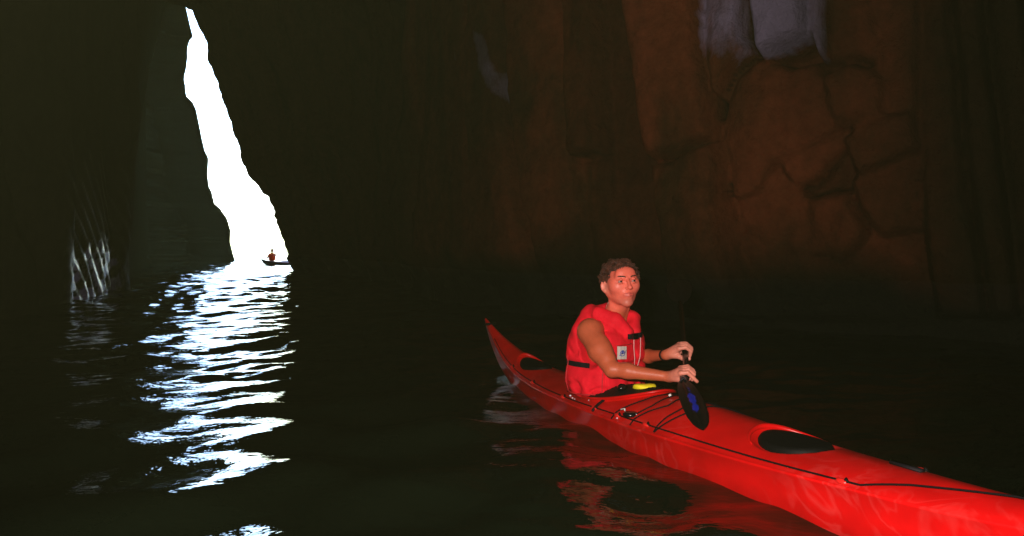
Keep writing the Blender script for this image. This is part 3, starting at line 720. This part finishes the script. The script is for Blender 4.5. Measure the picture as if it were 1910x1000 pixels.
def build_body():
    lo = np.array([.22, 3.62, -.06]); hi = np.array([1.0, 4.66, .90])
    hx = (HC - .135, HC + .135)
    fx = axis(lo[0], hi[0], [(HC[0] - .13, HC[0] + .14), (.80, .97)], .0042, .0026)
    fy = axis(lo[1], hi[1], [(HC[1] - .16, HC[1] + .02)], .0045, .0026)
    fz = axis(lo[2], hi[2], [(HC[2] - .13, HC[2] + .09)], .0042, .0026)
    S = SDF([fx, fy, fz])
    # torso
    AXT = [RT, FW, UP]
    S.ell(T(0, 0, .10), (.17, .13, .13), AXT, .04); S.ell(T(0, 0, .25), (.145, .105, .16), AXT, .04); S.ell(T(0, .005, .40), (.165, .115, .15), AXT, .04)
    S.cap(RSH + RT * -.02, LSH + RT * .02, .055, k=.05)
    # thighs under the deck
    for s_ in (1, -1):
        S.cap(T(s_ * .09, 0, .07), TB + KD * .40 + KN * s_ * .11 + UP * .07, .075, .055, .03)
    # neck
    S.cap(T(0, .0, .50), Hd(0, -.012, -.05), .062, .052, .03)
    for s_ in (1, -1): S.cap(T(s_ * .025, .06, .50), Hd(s_ * .055, -.01, -.035), .012, .012, .02)
    # arms
    S.ell(RSH, (.060, .062, .066), AXT, .03)
    mid = (RSH + REL) / 2 + np.array([-.004, -.004, 0])
    S.cap(RSH, mid, .061, .060, .02); S.cap(mid, REL, .057, .040, .02)
    S.cap(RSH + (mid - RSH) * .7 + np.array([.012, -.012, .006]), mid + (REL - mid) * .45 + np.array([.010, -.008, .006]), .046, .040, .02)
    fm = REL + (RWR - REL) * .28
    S.cap(REL, fm + UP * .004, .037, .038, .015); S.cap(fm, RWR, .036, .0235, .02)
    S.ell(LSH, (.055, .058, .058), AXT, .03); S.cap(LSH, LEL, .05, .038, .02); fm = LEL + (LWR - LEL) * .35
    S.cap(LEL, fm, .036, .036, .015); S.cap(fm, LWR, .034, .0235, .02)
    # hands
    def hand(c, wr, near_pinky):
        def G(a, b, s): return c + E1 * a + E2 * b + SA * s
        sgn = 1 if near_pinky else -1
        pc = G(-.040, .012, 0)
        # palm
        for s_ in (-.030, -.010, .010, .030):
            S.cap(wr + (G(-.03, .0, s_) - wr) * .18, G(-.030, .026, s_), .0165, .0125, .012)
        S.cap(wr, pc, .0235, .022, .015)
        for j, s_ in enumerate((-.033, -.011, .011, .033)):
            fing = [0, .003, .003, -.003][j] if near_pinky else [-.003, .003, .003, 0][j]
            rr = (.0098, .0100, .0096, .0086)[j] if near_pinky else (.0086, .0096, .0100, .0098)[j]
            k1 = G(-.031, .028, s_); k2 = G(.004 + fing, .037 + fing, s_ * 1.04); k3 = G(.030 + fing, .018, s_ * 1.04); k4 = G(.026, -.008 - fing, s_)
            if near_pinky and j == 3: k3 = G(.028, .010, s_ * 1.1); k4 = G(.046, -.006, s_ * 1.15); rr = .0105     # little finger held loose
            S.cap(k1, k2, rr * 1.1, rr, .004); S.cap(k2, k3, rr, rr * .93, .003); S.cap(k3, k4, rr * .93, rr * .82, .003)
        # thumb passes under the shaft on the other side
        ts_ = -.030 * sgn
        S.cap(wr + (c - wr) * .25 + SA * ts_ * .5, G(-.028, -.016, ts_), .017, .0135, .010); S.cap(G(-.028, -.016, ts_), G(.000, -.031, ts_ * 1.1), .0125, .0105, .004); S.cap(G(.0, -.031, ts_ * 1.1), G(.024, -.024, ts_ * 1.15), .0105, .0088, .004)
        # heel of the hand
        S.cap(wr + (c - wr) * .3 + SA * .016 * sgn, G(-.024, -.010, .022 * sgn), .018, .014, .012)
    hand(HANDR, RWR, True); hand(HANDL, LWR, False)
    # head
    S.ell(Hd(0, -.012, .046), (.073 * HS, .092 * HS, .076 * HS), HAX, .02)
    S.ell(Hd(0, .030, -.008), (.065 * HS, .063 * HS, .080 * HS), HAX, .03)
    for s_ in (1, -1):
        S.cap(Hd(s_ * .045, .010, -.044), Hd(s_ * .014, .066, -.084), .015, .015, .030)
        S.ell(Hd(s_ * .040, .060, -.002), (.022, .022, .022), HAX, .028)
        S.cap(Hd(s_ * .014, .090, .045), Hd(s_ * .044, .074, .047), .0095, .0080, .018)
    for s_ in (1, -1): S.ell(Hd(s_ * .052, .036, .010), (.022, .034, .036), HAX, .03)
    S.ell(Hd(0, .074, -.088), (.018, .016, .016), HAX, .018)
    S.ell(Hd(0, .077, -.046), (.027, .025, .026), HAX, .018)
    S.ell(Hd(0, .070, .070), (.052, .026, .032), HAX, .02)
    for s_ in (1, -1): S.ell(Hd(s_ * .0325, .103, .026), (.016, .020, .0115), HAX, .010, sub=True)
    S.cap(Hd(0, .094, .036), Hd(0, .120, -.004), .0085, .0105, .007)
    S.ell(Hd(0, .119, -.008), (.0115, .011, .0095), HAX, .005)
    for s_ in (1, -1): S.ell(Hd(s_ * .0125, .107, -.010), (.0066, .010, .0068), HAX, .007)
    for s_ in (1, -1): S.ell(Hd(s_ * .0065, .114, -.0185), (.004, .006, .004), HAX, .002, sub=True)
    # eyelids
    for s_ in (1, -1):
        for (zz, rr, yy) in ((.0355, .0042, .0), (.0180, .0036, -.002)):
            a0 = Hd(s_ * .018, .0865 + yy, zz - .003); a1 = Hd(s_ * .032, .0955 + yy, zz + (.001 if zz > .03 else -.001)); a2 = Hd(s_ * .0465, .083 + yy, zz - .003)
            S.cap(a0, a1, rr * .8, rr, .006); S.cap(a1, a2, rr, rr * .7, .006)
    # lips
    for s_ in (1, -1):
        S.cap(Hd(0, .1010, -.0388), Hd(s_ * .023, .0905, -.0435), .0044, .0026, .004)
        S.cap(Hd(0, .0995, -.0498), Hd(s_ * .019, .0910, -.0475), .0052, .0028, .004)
        S.cap(Hd(0, .1065, -.0444), Hd(s_ * .024, .0960, -.0450), .0018, .0014, .0015, sub=True)
    # ears
    for s_ in (1, -1): S.ell(Hd(s_ * .062, -.008, -.012), (.020, .028, .034), HAX, .02)
    for s_ in (1, -1):
        NE = HR * s_ * .66 + HF * .75; WE = HR * s_ * .75 - HF * .66
        S.ell(Hd(s_ * .083, -.010, .006), (.0075, .018, .030), [NE, WE, HU], .006)
        S.ell(Hd(s_ * .083, -.010, .008) + NE * .008, (.0065, .012, .022), [NE, WE, HU], .004, sub=True)
        S.ell(Hd(s_ * .080, -.006, -.020), (.007, .009, .010), HAX, .008)
    V, Fc = S.mesh()
    return V, Fc
bv, bf = build_body()

SKIN = bpy.data.materials.new('skin'); SKIN.use_nodes = True
t = SKIN.node_tree; b = t.nodes['Principled BSDF']; L = t.links.new
at = N(t, 'ShaderNodeAttribute', attribute_name='tone'); tc = N(t, 'ShaderNodeTexCoord')
n1 = N(t, 'ShaderNodeTexNoise', Scale=45.0, Detail=5, Roughness=.6); L(tc.outputs['Object'], n1.inputs['Vector'])
r1 = N(t, 'ShaderNodeMapRange'); r1.inputs['To Min'].default_value = .78; r1.inputs['To Max'].default_value = 1.18; L(n1.outputs[0], r1.inputs['Value'])
mx = N(t, 'ShaderNodeVectorMath', operation='SCALE'); L(at.outputs['Color'], mx.inputs[0]); L(r1.outputs[0], mx.inputs['Scale']); L(mx.outputs[0], b.inputs['Base Color'])
b.inputs['Roughness'].default_value = .44; b.inputs['Specular IOR Level'].default_value = .32
b.inputs['Subsurface Weight'].default_value = .05; b.inputs['Subsurface Radius'].default_value = (.010, .003, .0015); b.inputs['Subsurface Scale'].default_value = 1
n2 = N(t, 'ShaderNodeTexNoise', Scale=220.0, Detail=3); L(tc.outputs['Object'], n2.inputs['Vector'])
bp = N(t, 'ShaderNodeBump', Strength=.25, Distance=.0015); L(n2.outputs[0], bp.inputs['Height']); L(bp.outputs[0], b.inputs['Normal'])

person = link_mesh('person', bv, bf, SKIN)
tag(person, 'curly haired man in a red life vest paddling the foreground red kayak', 'person')
def tone(V):
    c = np.tile(np.array([.47, .098, .042]), (len(V), 1))
    q = V - HC; x = q @ HR / HS / 1.05; y = q @ HF / HS; z = q @ HU / HS / .94
    face = smooth(-.16, -.10, z)
    c = c * (1 - face[:, None]) + np.array([.74, .140, .090]) * face[:, None]
    def blend(cen, r, colr, s):
        m = np.exp(-(((x - cen[0]) / r[0]) ** 2 + ((y - cen[1]) / r[1]) ** 2 + ((z - cen[2]) / r[2]) ** 2)) * s
        c[:] = c * (1 - m[:, None]) + np.array(colr) * m[:, None]
    for s_ in (1, -1):
        blend((s_ * .045, .07, -.005), (.022, .03, .020), (.72, .16, .12), .5)
        blend((s_ * .010, .10, -.0385), (.012, .015, .0040), (.42, .055, .055), .85); blend((s_ * .010, .10, -.050), (.012, .015, .0048), (.50, .075, .07), .85)
        blend((s_ * .033, .09, .018), (.018, .02, .006), (.36, .09, .06), .4)
        blend((s_ * .083, 0, 0), (.015, .03, .035), (.78, .30, .22), .8)
    blend((0, .12, -.005), (.018, .02, .018), (.72, .13, .09), .6)
    blend((0, .08, -.085), (.05, .05, .026), (.34, .13, .095), .55)      # stubble
    # hands paler and pinker
    for hc in (HANDL, HANDR):
        m = np.exp(-(np.linalg.norm(V - hc, axis=1) / .085) ** 4)[:, None]; c = c * (1 - m) + np.array([.70, .25, .18]) * m
    return c
attr_color(person, 'tone', tone(bv))

# eyes, brows
EYE = mat('eye_white', (.36, .22, .19), .35); IRIS = mat('iris', (.018, .010, .008), .1)
BROW = mat('brow_hair', (.09, .028, .016), .8)
gaze = HF * .98 + HR * -.05 + HU * .02; gaze /= np.linalg.norm(gaze)
for s_ in (1, -1):
    c = Hd(s_ * .0325, .0835, .0262)
    e = MB().ball(c, .0118, 16, 12).build('eye', EYE, person)
    u = np.cross(gaze, UP); u /= np.linalg.norm(u); v = np.cross(u, gaze)
    MB().ball(c + gaze * .0080, (.0064, .0064, .0048), 14, 8, axes=[u, v, gaze]).build('iris', IRIS, e)
    mb = MB(); rr = random.Random(3)
    for i in range(75):
        q = i / 110; x = .012 + .042 * q; z = .0480 + .006 * math.sin(q * PI * .75) - .004 * q + rr.uniform(-.0030, .0030); y = .1035 - .028 * q ** 1.8 + rr.uniform(-.001, .001)
        p = Hd(s_ * x, y, z); p2 = Hd(s_ * (x + .007), y - .002, z + .0025); mb.tube([p, (p + p2) / 2 + HF * .0012, p2], [.0009, .0008, .0003], 4)
    mb.build('eyebrow', BROW, person)

# hair: many small curls over the scalp
HAIR = mat('curly_hair', (.050, .014, .007), .42, .5, var=(40, .4, 2.4)); HAIRB = mat('hair_base', (.010, .004, .003), .8, bump=(80, .8, .01))
def hair():
    mb = MB(); rr = np.random.default_rng(4); n = 0; base = MB()
    while n < 1200:
        d = rr.normal(size=3); d /= np.linalg.norm(d)
        if d[2] < -.45 or (abs(d[0]) > .45 and d[2] < -.18): continue
        p = np.array([.077 * d[0], -.014 + .096 * d[1], .046 + .079 * d[2]])
        x, y, z = p
        # hairline
        if y > .02 and z < .090 - (.030 * abs(x) / .07): 
            if not (y < .045 and z > .045): continue
        if y > .035 and z < .082: continue
        if abs(x) > .05 and y > -.03 and z < .028: continue
        if y < -.02 and z < -.035: continue
        n += 1
        nrm = np.array([d[0] / .077, d[1] / .096, d[2] / .079]); nrm /= np.linalg.norm(nrm)
        a = np.cross(nrm, rr.normal(size=3)); a /= np.linalg.norm(a); b2 = np.cross(nrm, a)
        R0 = rr.uniform(.0040, .0095); turns = rr.uniform(.9, 1.8); hgt = rr.uniform(.006, .020) * (1.45 if rr.random() < .15 else .9) * (1.15 if z > .09 else .9); ph = rr.uniform(0, 6.28); pts = []
        m = 9
        for i in range(m):
            s_ = i / (m - 1); ang = ph + turns * 2 * PI * s_
            q = p + nrm * (.0 + hgt * math.sin(s_ * 2.2) ) + a * (R0 * math.cos(ang) + .006 * s_) + b2 * R0 * math.sin(ang)
            pts.append(Hd(*q))
        mb.tube(pts, [.0019] * (m - 1) + [.0008], 4)
    o = mb.build('hair', HAIR, person)
    # scalp cover beneath the curls
    V = []; nA, nB = 40, 24
    for i in range(nB + 1):
        ph = (PI * .56) * i / nB
        for j in range(nA):
            th = 2 * PI * j / nA; d = np.array([math.sin(ph) * math.cos(th), math.sin(ph) * math.sin(th), math.cos(ph)])
            front = max(0, d[1]); lim = PI * (.56 - .36 * front ** .55 - (.10 if abs(d[0]) > .8 and d[1] > -.35 else 0)); ph2 = min(ph, max(lim, 0)); dd = np.array([math.sin(ph2) * math.cos(th), math.sin(ph2) * math.sin(th), math.cos(ph2)])
            V.append(Hd(.0765 * dd[0], -.014 + .095 * dd[1], .046 + .0790 * dd[2]))
    fs = [(i * nA + j, (i + 1) * nA + j, (i + 1) * nA + (j + 1) % nA, i * nA + (j + 1) % nA) for i in range(nB) for j in range(nA)]
    link_mesh('scalp_hair', V, fs, HAIRB, o)
hair()

# life vest
def vest():
    lo = np.array([.22, 3.95, .08]); hi = np.array([.86, 4.62, .70])
    S = SDF([np.arange(lo[i], hi[i], .0045) for i in range(3)]); AXT = [RT, FW, UP]
    S.ell(T(.010, -.008, .325), (.202, .168, .190), AXT, .01, p=4)
    S.ell(T(.018, .000, .215), (.212, .170, .095), AXT, .02, p=3)
    # shoulders and collar roll
    for s_ in (1, -1):
        S.ell(T(s_ * .105, .0, .505), (.050, .105, .050), AXT, .02)
        c = [T(0, -.105, .575), T(s_ * .075, -.075, .585), T(s_ * .100, -.005, .575), T(s_ * .078, .085, .545), T(s_ * .036, .135, .485)]
        for a, b2, r1, r2 in zip(c[:-1], c[1:], (.036, .038, .040, .042), (.038, .040, .042, .036)): S.cap(a, b2, r1, r2, .012)
    for s_ in (1, -1): S.cap(T(s_ * .095, -.085, .560), T(s_ * .165, -.075, .490), .040, .046, .03)
    # neck opening
    S.cap(T(0, 0, .50), Hd(0, 0, -.03), .060, .062, .006, sub=True); S.cap(T(0, .05, .545), T(0, .15, .60), .040, .060, .008, sub=True)
    # armholes
    for s_ in (1, -1):
        S.cap(T(s_ * .150, .005, .455), T(s_ * .26, .03, .44), .074, .090, .010, sub=True); S.cap(T(s_ * .150, .015, .385), T(s_ * .26, .04, .36), .052, .070, .010, sub=True)
    # belt groove, panel seams, front slit
    for a in np.linspace(0, 2 * PI, 60):
        pass
    S.cap(T(0, .175, .46), T(0, .19, .15), .004, .004, .006, sub=True)
    # the inside is empty round the waist
    S.ell(T(0, 0, .11), (.150, .110, .05), AXT, .01, sub=True)
    V, Fc = S.mesh()
    q = V - TB; r = q @ RT; f_ = q @ FW; u = q @ UP
    n = np.stack([r / .19, (f_ - .01) / .16], -1); nn = n / (np.linalg.norm(n, axis=1)[:, None] + 1e-6)
    ang = np.arctan2(f_ - .01, r)
    disp = -.016 * np.exp(-((u - .318) / .014) ** 2) + .006 * fbm(ang * 3, u * 14, 301, 3) + .004 * np.sin(ang * 14 + 3 * vnoise(u * 9, ang, 5)) * smooth(.30, .2, u) - .010 * smooth(.24, .14, u)
    disp = disp - .008 * np.exp(-((np.abs(ang - PI / 2) - 1.02) / .035) ** 2) * (u < .5)
    cr = np.abs(vnoise(ang * 2.2 + u * 7, u * 9 - ang, 311)) ; disp = disp + .008 * smooth(.16, .0, cr) * -1 * smooth(.46, .36, u) + .0025 * fbm(ang * 9, u * 34, 331, 2)
    d3 = RT[None] * nn[:, :1] + FW[None] * nn[:, 1:]
    V = V + d3 * disp[:, None]
    o = link_mesh('life_vest', V, Fc, VEST, person); return o, V
vst, VV = vest()
def vest_at(ang, u, lift=.002):
    """a point on the vest's outer surface in direction ang (0 = his right, 90 deg = front), height u"""
    q = VV - TB; r = q @ RT; f_ = q @ FW - .05 * (q @ UP - .1); h = q @ UP
    a = np.arctan2(f_ - .01, r); m = (np.abs(h - u) < .012) & (np.abs((a - ang + PI) % (2 * PI) - PI) < .07)
    rr = np.hypot(r, f_ - .01); R = rr[m].max() if m.any() else .17
    R += lift; return T(R * math.cos(ang), .01 + R * math.sin(ang), u)
def band(a0, a1, u0, u1, hw, name, m, parent, lift=.004, n=24, thick=.003):
    V = []; 
    for i in range(n):
        s_ = i / (n - 1); a = a0 + (a1 - a0) * s_; u = u0 + (u1 - u0) * s_
        for (du, dl) in ((-hw, -thick), (-hw, 0), (hw, 0), (hw, -thick)): V.append(vest_at(a, u, lift + dl) + UP * du)
    f = [(i * 4 + j, (i + 1) * 4 + j, (i + 1) * 4 + (j + 1) % 4, i * 4 + (j + 1) % 4) for i in range(n - 1) for j in range(4)] + [(0, 1, 2, 3), tuple((n - 1) * 4 + j for j in (3, 2, 1, 0))]
    return link_mesh(name, V, f, m, parent, smooth=False)
d2 = math.radians
band(d2(-84), d2(-66), .322, .320, .012, 'waist_strap', BELT, vst, n=8)
band(d2(-58), d2(4), .320, .316, .013, 'waist_strap', BELT, vst)
band(d2(66), d2(112), .466, .470, .013, 'chest_strap', BELT, vst, lift=.006)
bk = vest_at(d2(80), .468, .010); MB().box(bk, [RT, FW, UP], (.022, .006, .015)).build('buckle', BLACKG, vst, smooth=False)
# cloth badge with a blue emblem
BADGE = mat('badge_cloth', (.62, .56, .50), .7); INK = mat('blue_ink', (.03, .06, .35), .6)
bd = band(d2(44), d2(63), .390, .384, .033, 'badge', BADGE, vst, lift=.006, n=10)
mb = MB()
def bpt(s_, du): return vest_at(d2(44) + (d2(19)) * s_, .388, .0085) + UP * du
for k in range(9):
    a = PI * (k / 8) ; mb.tube([bpt(.5, -.006), bpt(.5 + .26 * math.cos(a), -.006 + .020 * math.sin(a))], .0013, 4)
mb.tube([bpt(.5 + .26 * math.cos(a), -.004 + .013 * math.sin(a)) for a in np.linspace(0, 2 * PI, 14)], .0013, 4)
mb.tube([bpt(.15, -.012), bpt(.4, -.016), bpt(.7, -.014), bpt(.9, .010)], .0013, 4)
mb.build('emblem', INK, bd)
MB().ball(vest_at(d2(-52), .515, -.002), .010, 10, 8).build('snap_button', WHITE, vst)
PIPE = mat('white_cord', (.7, .35, .33), .6)
MB().tube([vest_at(d2(84), .455, .003), vest_at(d2(88), .40, .004), vest_at(d2(92), .35, .003), vest_at(d2(93), .30, .002)], .0022, 6).build('pull_cord', PIPE, vst)
MB().tube([vest_at(d2(108), .455, .003), vest_at(d2(112), .41, .004), vest_at(d2(108), .35, .003), vest_at(d2(100), .30, .002)], .0022, 6).build('pull_cord', PIPE, vst)
SEAM = mat('seam_tape', (.46, .008, .016), .7)
MB().tube([vest_at(d2(26), u, .000) for u in np.linspace(.17, .37, 12)], .0028, 6).build('seam', SEAM, vst)
MB().tube([vest_at(d2(-34), u, .000) for u in np.linspace(.17, .36, 12)], .0028, 6).build('seam', SEAM, vst)
MB().tube([vest_at(d2(a), .168 + .004 * math.sin(a / 9), .001) for a in np.linspace(-84, 100, 40)], .0036, 6).build('hem', SEAM, vst)
MB().tube([vest_at(d2(a), .425, .001) for a in np.linspace(42, 84, 12)], .0022, 6).build('seam', SEAM, vst)
# watch
wd = (HANDL - LWR); wd = (LWR - LEL) / np.linalg.norm(LWR - LEL); wc = LWR - wd * .022
ws = MB().tube([wc - wd * .008, wc - wd * .0079, wc + wd * .0079, wc + wd * .008], [.024, .0285, .0275, .023], 20).build('wristwatch', BELT, person)
MB().tube([wc + UP * .024 + E1 * .0, wc + UP * .031], [.013, .012], 14).build('watch_face', BLACKG, ws)

# spray skirt
mb = MB(); vs = []; n = 48; levels = 7
for i in range(levels):
    s_ = i / (levels - 1)
    for a in np.linspace(0, 2 * PI, n + 1)[:-1]:
        t_, l = coaming(a); o3 = K(CO_T + (t_ - CO_T) * 1.05, l * 1.09, float(deck_z(t_, l)) + .022)
        ang = a; tors = TB + KD * (.10 * math.cos(a)) + KN * (.13 * math.sin(a)) + UP * .20
        w_ = s_; p = o3 * (1 - w_) + tors * w_; p[2] = o3[2] + (tors[2] - o3[2]) * w_ ** 2.4 + .004 * math.sin(a * 9 + s_ * 4) * math.sin(s_ * PI)
        vs.append(p)
mb.add(vs, [(i * n + j, i * n + (j + 1) % n, (i + 1) * n + (j + 1) % n, (i + 1) * n + j) for i in range(levels - 1) for j in range(n)])
SKIRT = mat('black_neoprene', (.004, .004, .004), .7, .15, bump=(30, .4, .01))
mb.build('spray_skirt', SKIRT, person)

# ------------------------------------------------------------------ paddle
pad = bpy.data.objects.new('paddle', None); col.objects.link(pad); tag(pad, 'black kayak paddle gripped in both hands, near blade marked blue over the foredeck', 'paddle')
far = HANDL - SA * .80; near = P(1275, 715, 3.71)
MB().tube([far, HANDL, HANDR, near], .0148, 14).build('shaft', BLACKG, pad)
MB().tube([near - SA * .10, near - SA * .097, near - SA * .02, near - SA * .015], [.016, .0175, .0175, .016], 14).build('ferrule', mat('ferrule', (.03, .03, .035), .12), pad)
BLADE = bpy.data.materials.new('blade'); BLADE.use_nodes = True
t = BLADE.node_tree; b = t.nodes['Principled BSDF']; at = N(t, 'ShaderNodeAttribute', attribute_name='print'); tc = N(t, 'ShaderNodeTexCoord')  # 'print' masks the blue patch on the blade
n1 = N(t, 'ShaderNodeTexNoise', Scale=17.0, Detail=1); t.links.new(tc.outputs['Object'], n1.inputs['Vector'])
sp = N(t, 'ShaderNodeSeparateColor'); t.links.new(at.outputs['Color'], sp.inputs[0])
ml = N(t, 'ShaderNodeMath', operation='MULTIPLY_ADD'); t.links.new(n1.outputs[0], ml.inputs[0]); ml.inputs[1].default_value = 1.1; t.links.new(sp.outputs[0], ml.inputs[2])
mr = N(t, 'ShaderNodeMapRange'); mr.inputs['From Min'].default_value = 1.10; mr.inputs['From Max'].default_value = 1.26; t.links.new(ml.outputs[0], mr.inputs['Value'])
mx = N(t, 'ShaderNodeMix', data_type='RGBA'); mx.inputs[6].default_value = (.004, .004, .0035, 1); mx.inputs[7].default_value = (.010, .018, .30, 1)
t.links.new(mr.outputs[0], mx.inputs[0]); t.links.new(mx.outputs[2], b.inputs['Base Color']); b.inputs['Roughness'].default_value = .4; b.inputs['Specular IOR Level'].default_value = .25
def blade(root, tip, wdir, nrm, width, has_patch):
    L_ = tip - root; n, m = 30, 15; V = []; pr = []
    prof_t = [0, .06, .2, .4, .6, .8, .92, .98, 1.0]; prof_w = [.30, .52, .80, .96, 1.0, .90, .66, .38, .04]
    for side in (1, -1):
        for i in range(n):
            s_ = 1 - (1 - i / (n - 1)) ** 1.3; wd_ = np.interp(s_, prof_t, prof_w) * width / 2
            for j in range(m):
                q = -1 + 2 * j / (m - 1)
                rib = .010 * math.exp(-(q / .16) ** 2) * (1 - s_) ** .7
                thick = (.0035 * (1 - q * q) ** .5 + rib) * side
                V.append(root + L_ * s_ + wdir * wd_ * q + nrm * (thick + .012 * (q * q) * wd_ / (width / 2) + .006 * math.sin(s_ * PI)))
                pr.append(math.exp(-(((s_ - .50) / .32) ** 2 + ((q - .12 + .3 * (s_ - .5)) / .42) ** 2)) if has_patch else 0)  # blue patch along the middle of the blade
    f = [tuple(x) for x in grid_faces(n, m)] + [tuple(x[::-1] + n * m) for x in grid_faces(n, m)]
    o = link_mesh('blade', V, f, BLADE, pad); attr_color(o, 'print', np.stack([pr, pr, pr], -1)); return o  # 'print' holds the blue patch mask
tip = P(1311, 801, 3.20); bl = (tip - near) / np.linalg.norm(tip - near)
wx = np.array([.85, 0, .20]); wx -= bl * (wx @ bl); wx /= np.linalg.norm(wx); nx_ = np.cross(bl, wx); nx_ = nx_ if nx_[2] > 0 else -nx_
blade(near - bl * .03, tip, wx, nx_, .098, True)
w2 = np.array([1., 0, .12]); w2 -= SA * (w2 @ SA); w2 /= np.linalg.norm(w2)
blade(far + SA * .02, far - SA * .46, w2, np.cross(SA, w2), .16, False)

# yellow bailer sponge and black strap end lying on the skirt
def lump(name, c, r, m, parent, seed, p=1.0):
    mb = MB().ball(c, 1.0, 14, 9); c = np.array(c); V = np.array(mb.v) - c; rr = np.random.default_rng(seed)
    k = rr.normal(size=(5, 3)) * 2.4; dsp = 1 + .16 * sum(np.sin(V @ kk + i) for i, kk in enumerate(k)) / 2
    V = np.sign(V) * np.abs(V) ** p * dsp[:, None]; V = V[:, :1] * r[0] * KD + V[:, 1:2] * r[1] * KN + V[:, 2:] * r[2] * UP + c
    return link_mesh(name, V, mb.f, m, parent)
s1 = P(1204, 723, 3.95); sp_ = lump('bailing_sponge', s1, (.045, .052, .020), YEL, None, 5, .7)
tag(sp_, 'bright yellow sponge lying on the black spray skirt in front of the paddler', 'sponge')
lump('spray_skirt_toggle', P(1160, 723, 3.97), (.026, .026, .018), BLACKG, person, 8)

# ------------------------------------------------------------------ far kayak and its paddler
fk = bpy.data.objects.new('kayak', None); col.objects.link(fk); tag(fk, 'distant dark kayak in the bright cave mouth, stern hidden by rock', 'kayak')
FD = np.array([-.96, -.20, 0]); FD /= np.linalg.norm(FD); FN = np.array([FD[1], -FD[0], 0]); FN = np.array([.20, -.96, 0]) / .98
F0 = P(522, 490, 47.0); F0[2] = -.02
def KF(t_, l, z): return F0 + FD * (t_ * .62 - .66 ) + FN * l * 1.15 + UP * z * 1.15
HULL2 = mat('dark_hull', (.030, .022, .045), .5); HULL2D = mat('brown_deck', (.09, .022, .03), .5)
build_hull(fk, HULL2, KF, HULL2D)
C2 = P(507.5, 484, 47.0)
S = SDF([np.arange(C2[0] - .6, C2[0] + .6, .018), np.arange(C2[1] - .5, C2[1] + .5, .018), np.arange(-.02, 1.05, .018)])
def Q(x, y, z): return np.array([C2[0] + x, C2[1] + y, z])
S.cap(Q(0, 0, .05), Q(0, 0, .24), .15, .12, .03); S.cap(Q(0, 0, .24), Q(.0, 0, .56), .07, .07, .04); S.cap(Q(-.15, 0, .62), Q(.15, 0, .62), .06, .06, .04)
S.cap(Q(0, 0, .62), Q(0, -.01, .76), .05, .05, .02); S.ell(Q(0, -.01, .83), (.075, .095, .11), np.eye(3), .02); S.ell(Q(0, -.105, .82), (.02, .02, .03), np.eye(3), .01)
S.cap(Q(-.17, 0, .60), Q(-.27, -.12, .42), .05, .04, .02); S.cap(Q(-.27, -.12, .42), Q(-.10, -.34, .44), .038, .03, .02)
S.cap(Q(.17, 0, .60), Q(.32, -.10, .58), .05, .04, .02); S.cap(Q(.32, -.10, .58), Q(.20, -.34, .56), .038, .03, .02)
v2, f2 = S.mesh()
p2 = link_mesh('person', v2, f2, mat('far_skin', (.30, .10, .06), .6)); tag(p2, 'tiny distant paddler in an orange red vest against the bright opening', 'person')
mb = MB()
vs = []; n = 20
for i, (z, rx, ry) in enumerate([(.26, .19, .16), (.34, .20, .17), (.50, .215, .18), (.60, .23, .15), (.67, .15, .10), (.70, .08, .07)]):
    for k in range(n): a = 2 * PI * k / n; vs.append(Q(rx * math.cos(a), ry * math.sin(a), z))
mb.add(vs, [(i * n + j, i * n + (j + 1) % n, (i + 1) * n + (j + 1) % n, (i + 1) * n + j) for i in range(5) for j in range(n)])
OV = bpy.data.materials.new('orange_vest'); OV.use_nodes = True; t = OV.node_tree; t.nodes.clear()
ou = N(t, 'ShaderNodeOutputMaterial'); tl = N(t, 'ShaderNodeBsdfTranslucent'); df = N(t, 'ShaderNodeBsdfDiffuse'); ms = N(t, 'ShaderNodeMixShader')
tl.inputs[0].default_value = (.62, .10, .03, 1); df.inputs[0].default_value = (.62, .10, .03, 1); ms.inputs[0].default_value = .7
t.links.new(df.outputs[0], ms.inputs[1]); t.links.new(tl.outputs[0], ms.inputs[2]); t.links.new(ms.outputs[0], ou.inputs[0])
mb.build('life_vest', OV, p2)
MB().ball(Q(0, .015, .86), (.085, .10, .10), 12, 8).build('hair', mat('far_hair', (.02, .008, .02), .7), p2)
# ------------------------------------------------------------------ water drops on the kayak
DROP = mat('water_drop', (.85, .88, .95), .05, 1.0)
dl = []
for (px, py, r) in ((1064, 739, .006), (1068, 743, .0045), (1072, 745, .003), (1098, 747, .003), (1108, 774, .006), (1187, 774, .004), (1151, 781, .004)):
    c = on_deck(px, py)
    if c is not None: dl.append((K(c[0], c[1], float(deck_z(*c)) + r * .4), r))
for (px, py, d_) in ((1174, 833, 3.70), (1274, 866, 3.33), (1480, 920, 2.74)): dl.append((P(px, py, d_), .005))
for c, r in dl:
    o = MB().ball(c, (r, r, r * .7), 10, 7).build('water_drop', DROP, kayak)

# ------------------------------------------------------------------ added scattering volume that lifts the blacks
hz = MB().box((0, 1250, 14), np.eye(3), (1400, 1420, 16)).build('black_lift_haze', None, None, smooth=False); tag(hz, kind='stuff')
hz.location = (0, 0, 0)
m = bpy.data.materials.new('black_lift'); m.use_nodes = True; t = m.node_tree; t.nodes.clear()
out = N(t, 'ShaderNodeOutputMaterial'); v = N(t, 'ShaderNodeVolumePrincipled'); v.inputs['Color'].default_value = (.80, .90, .40, 1); v.inputs['Density'].default_value = .00050
t.links.new(v.outputs[0], out.inputs['Volume']); hz.data.materials.append(m)
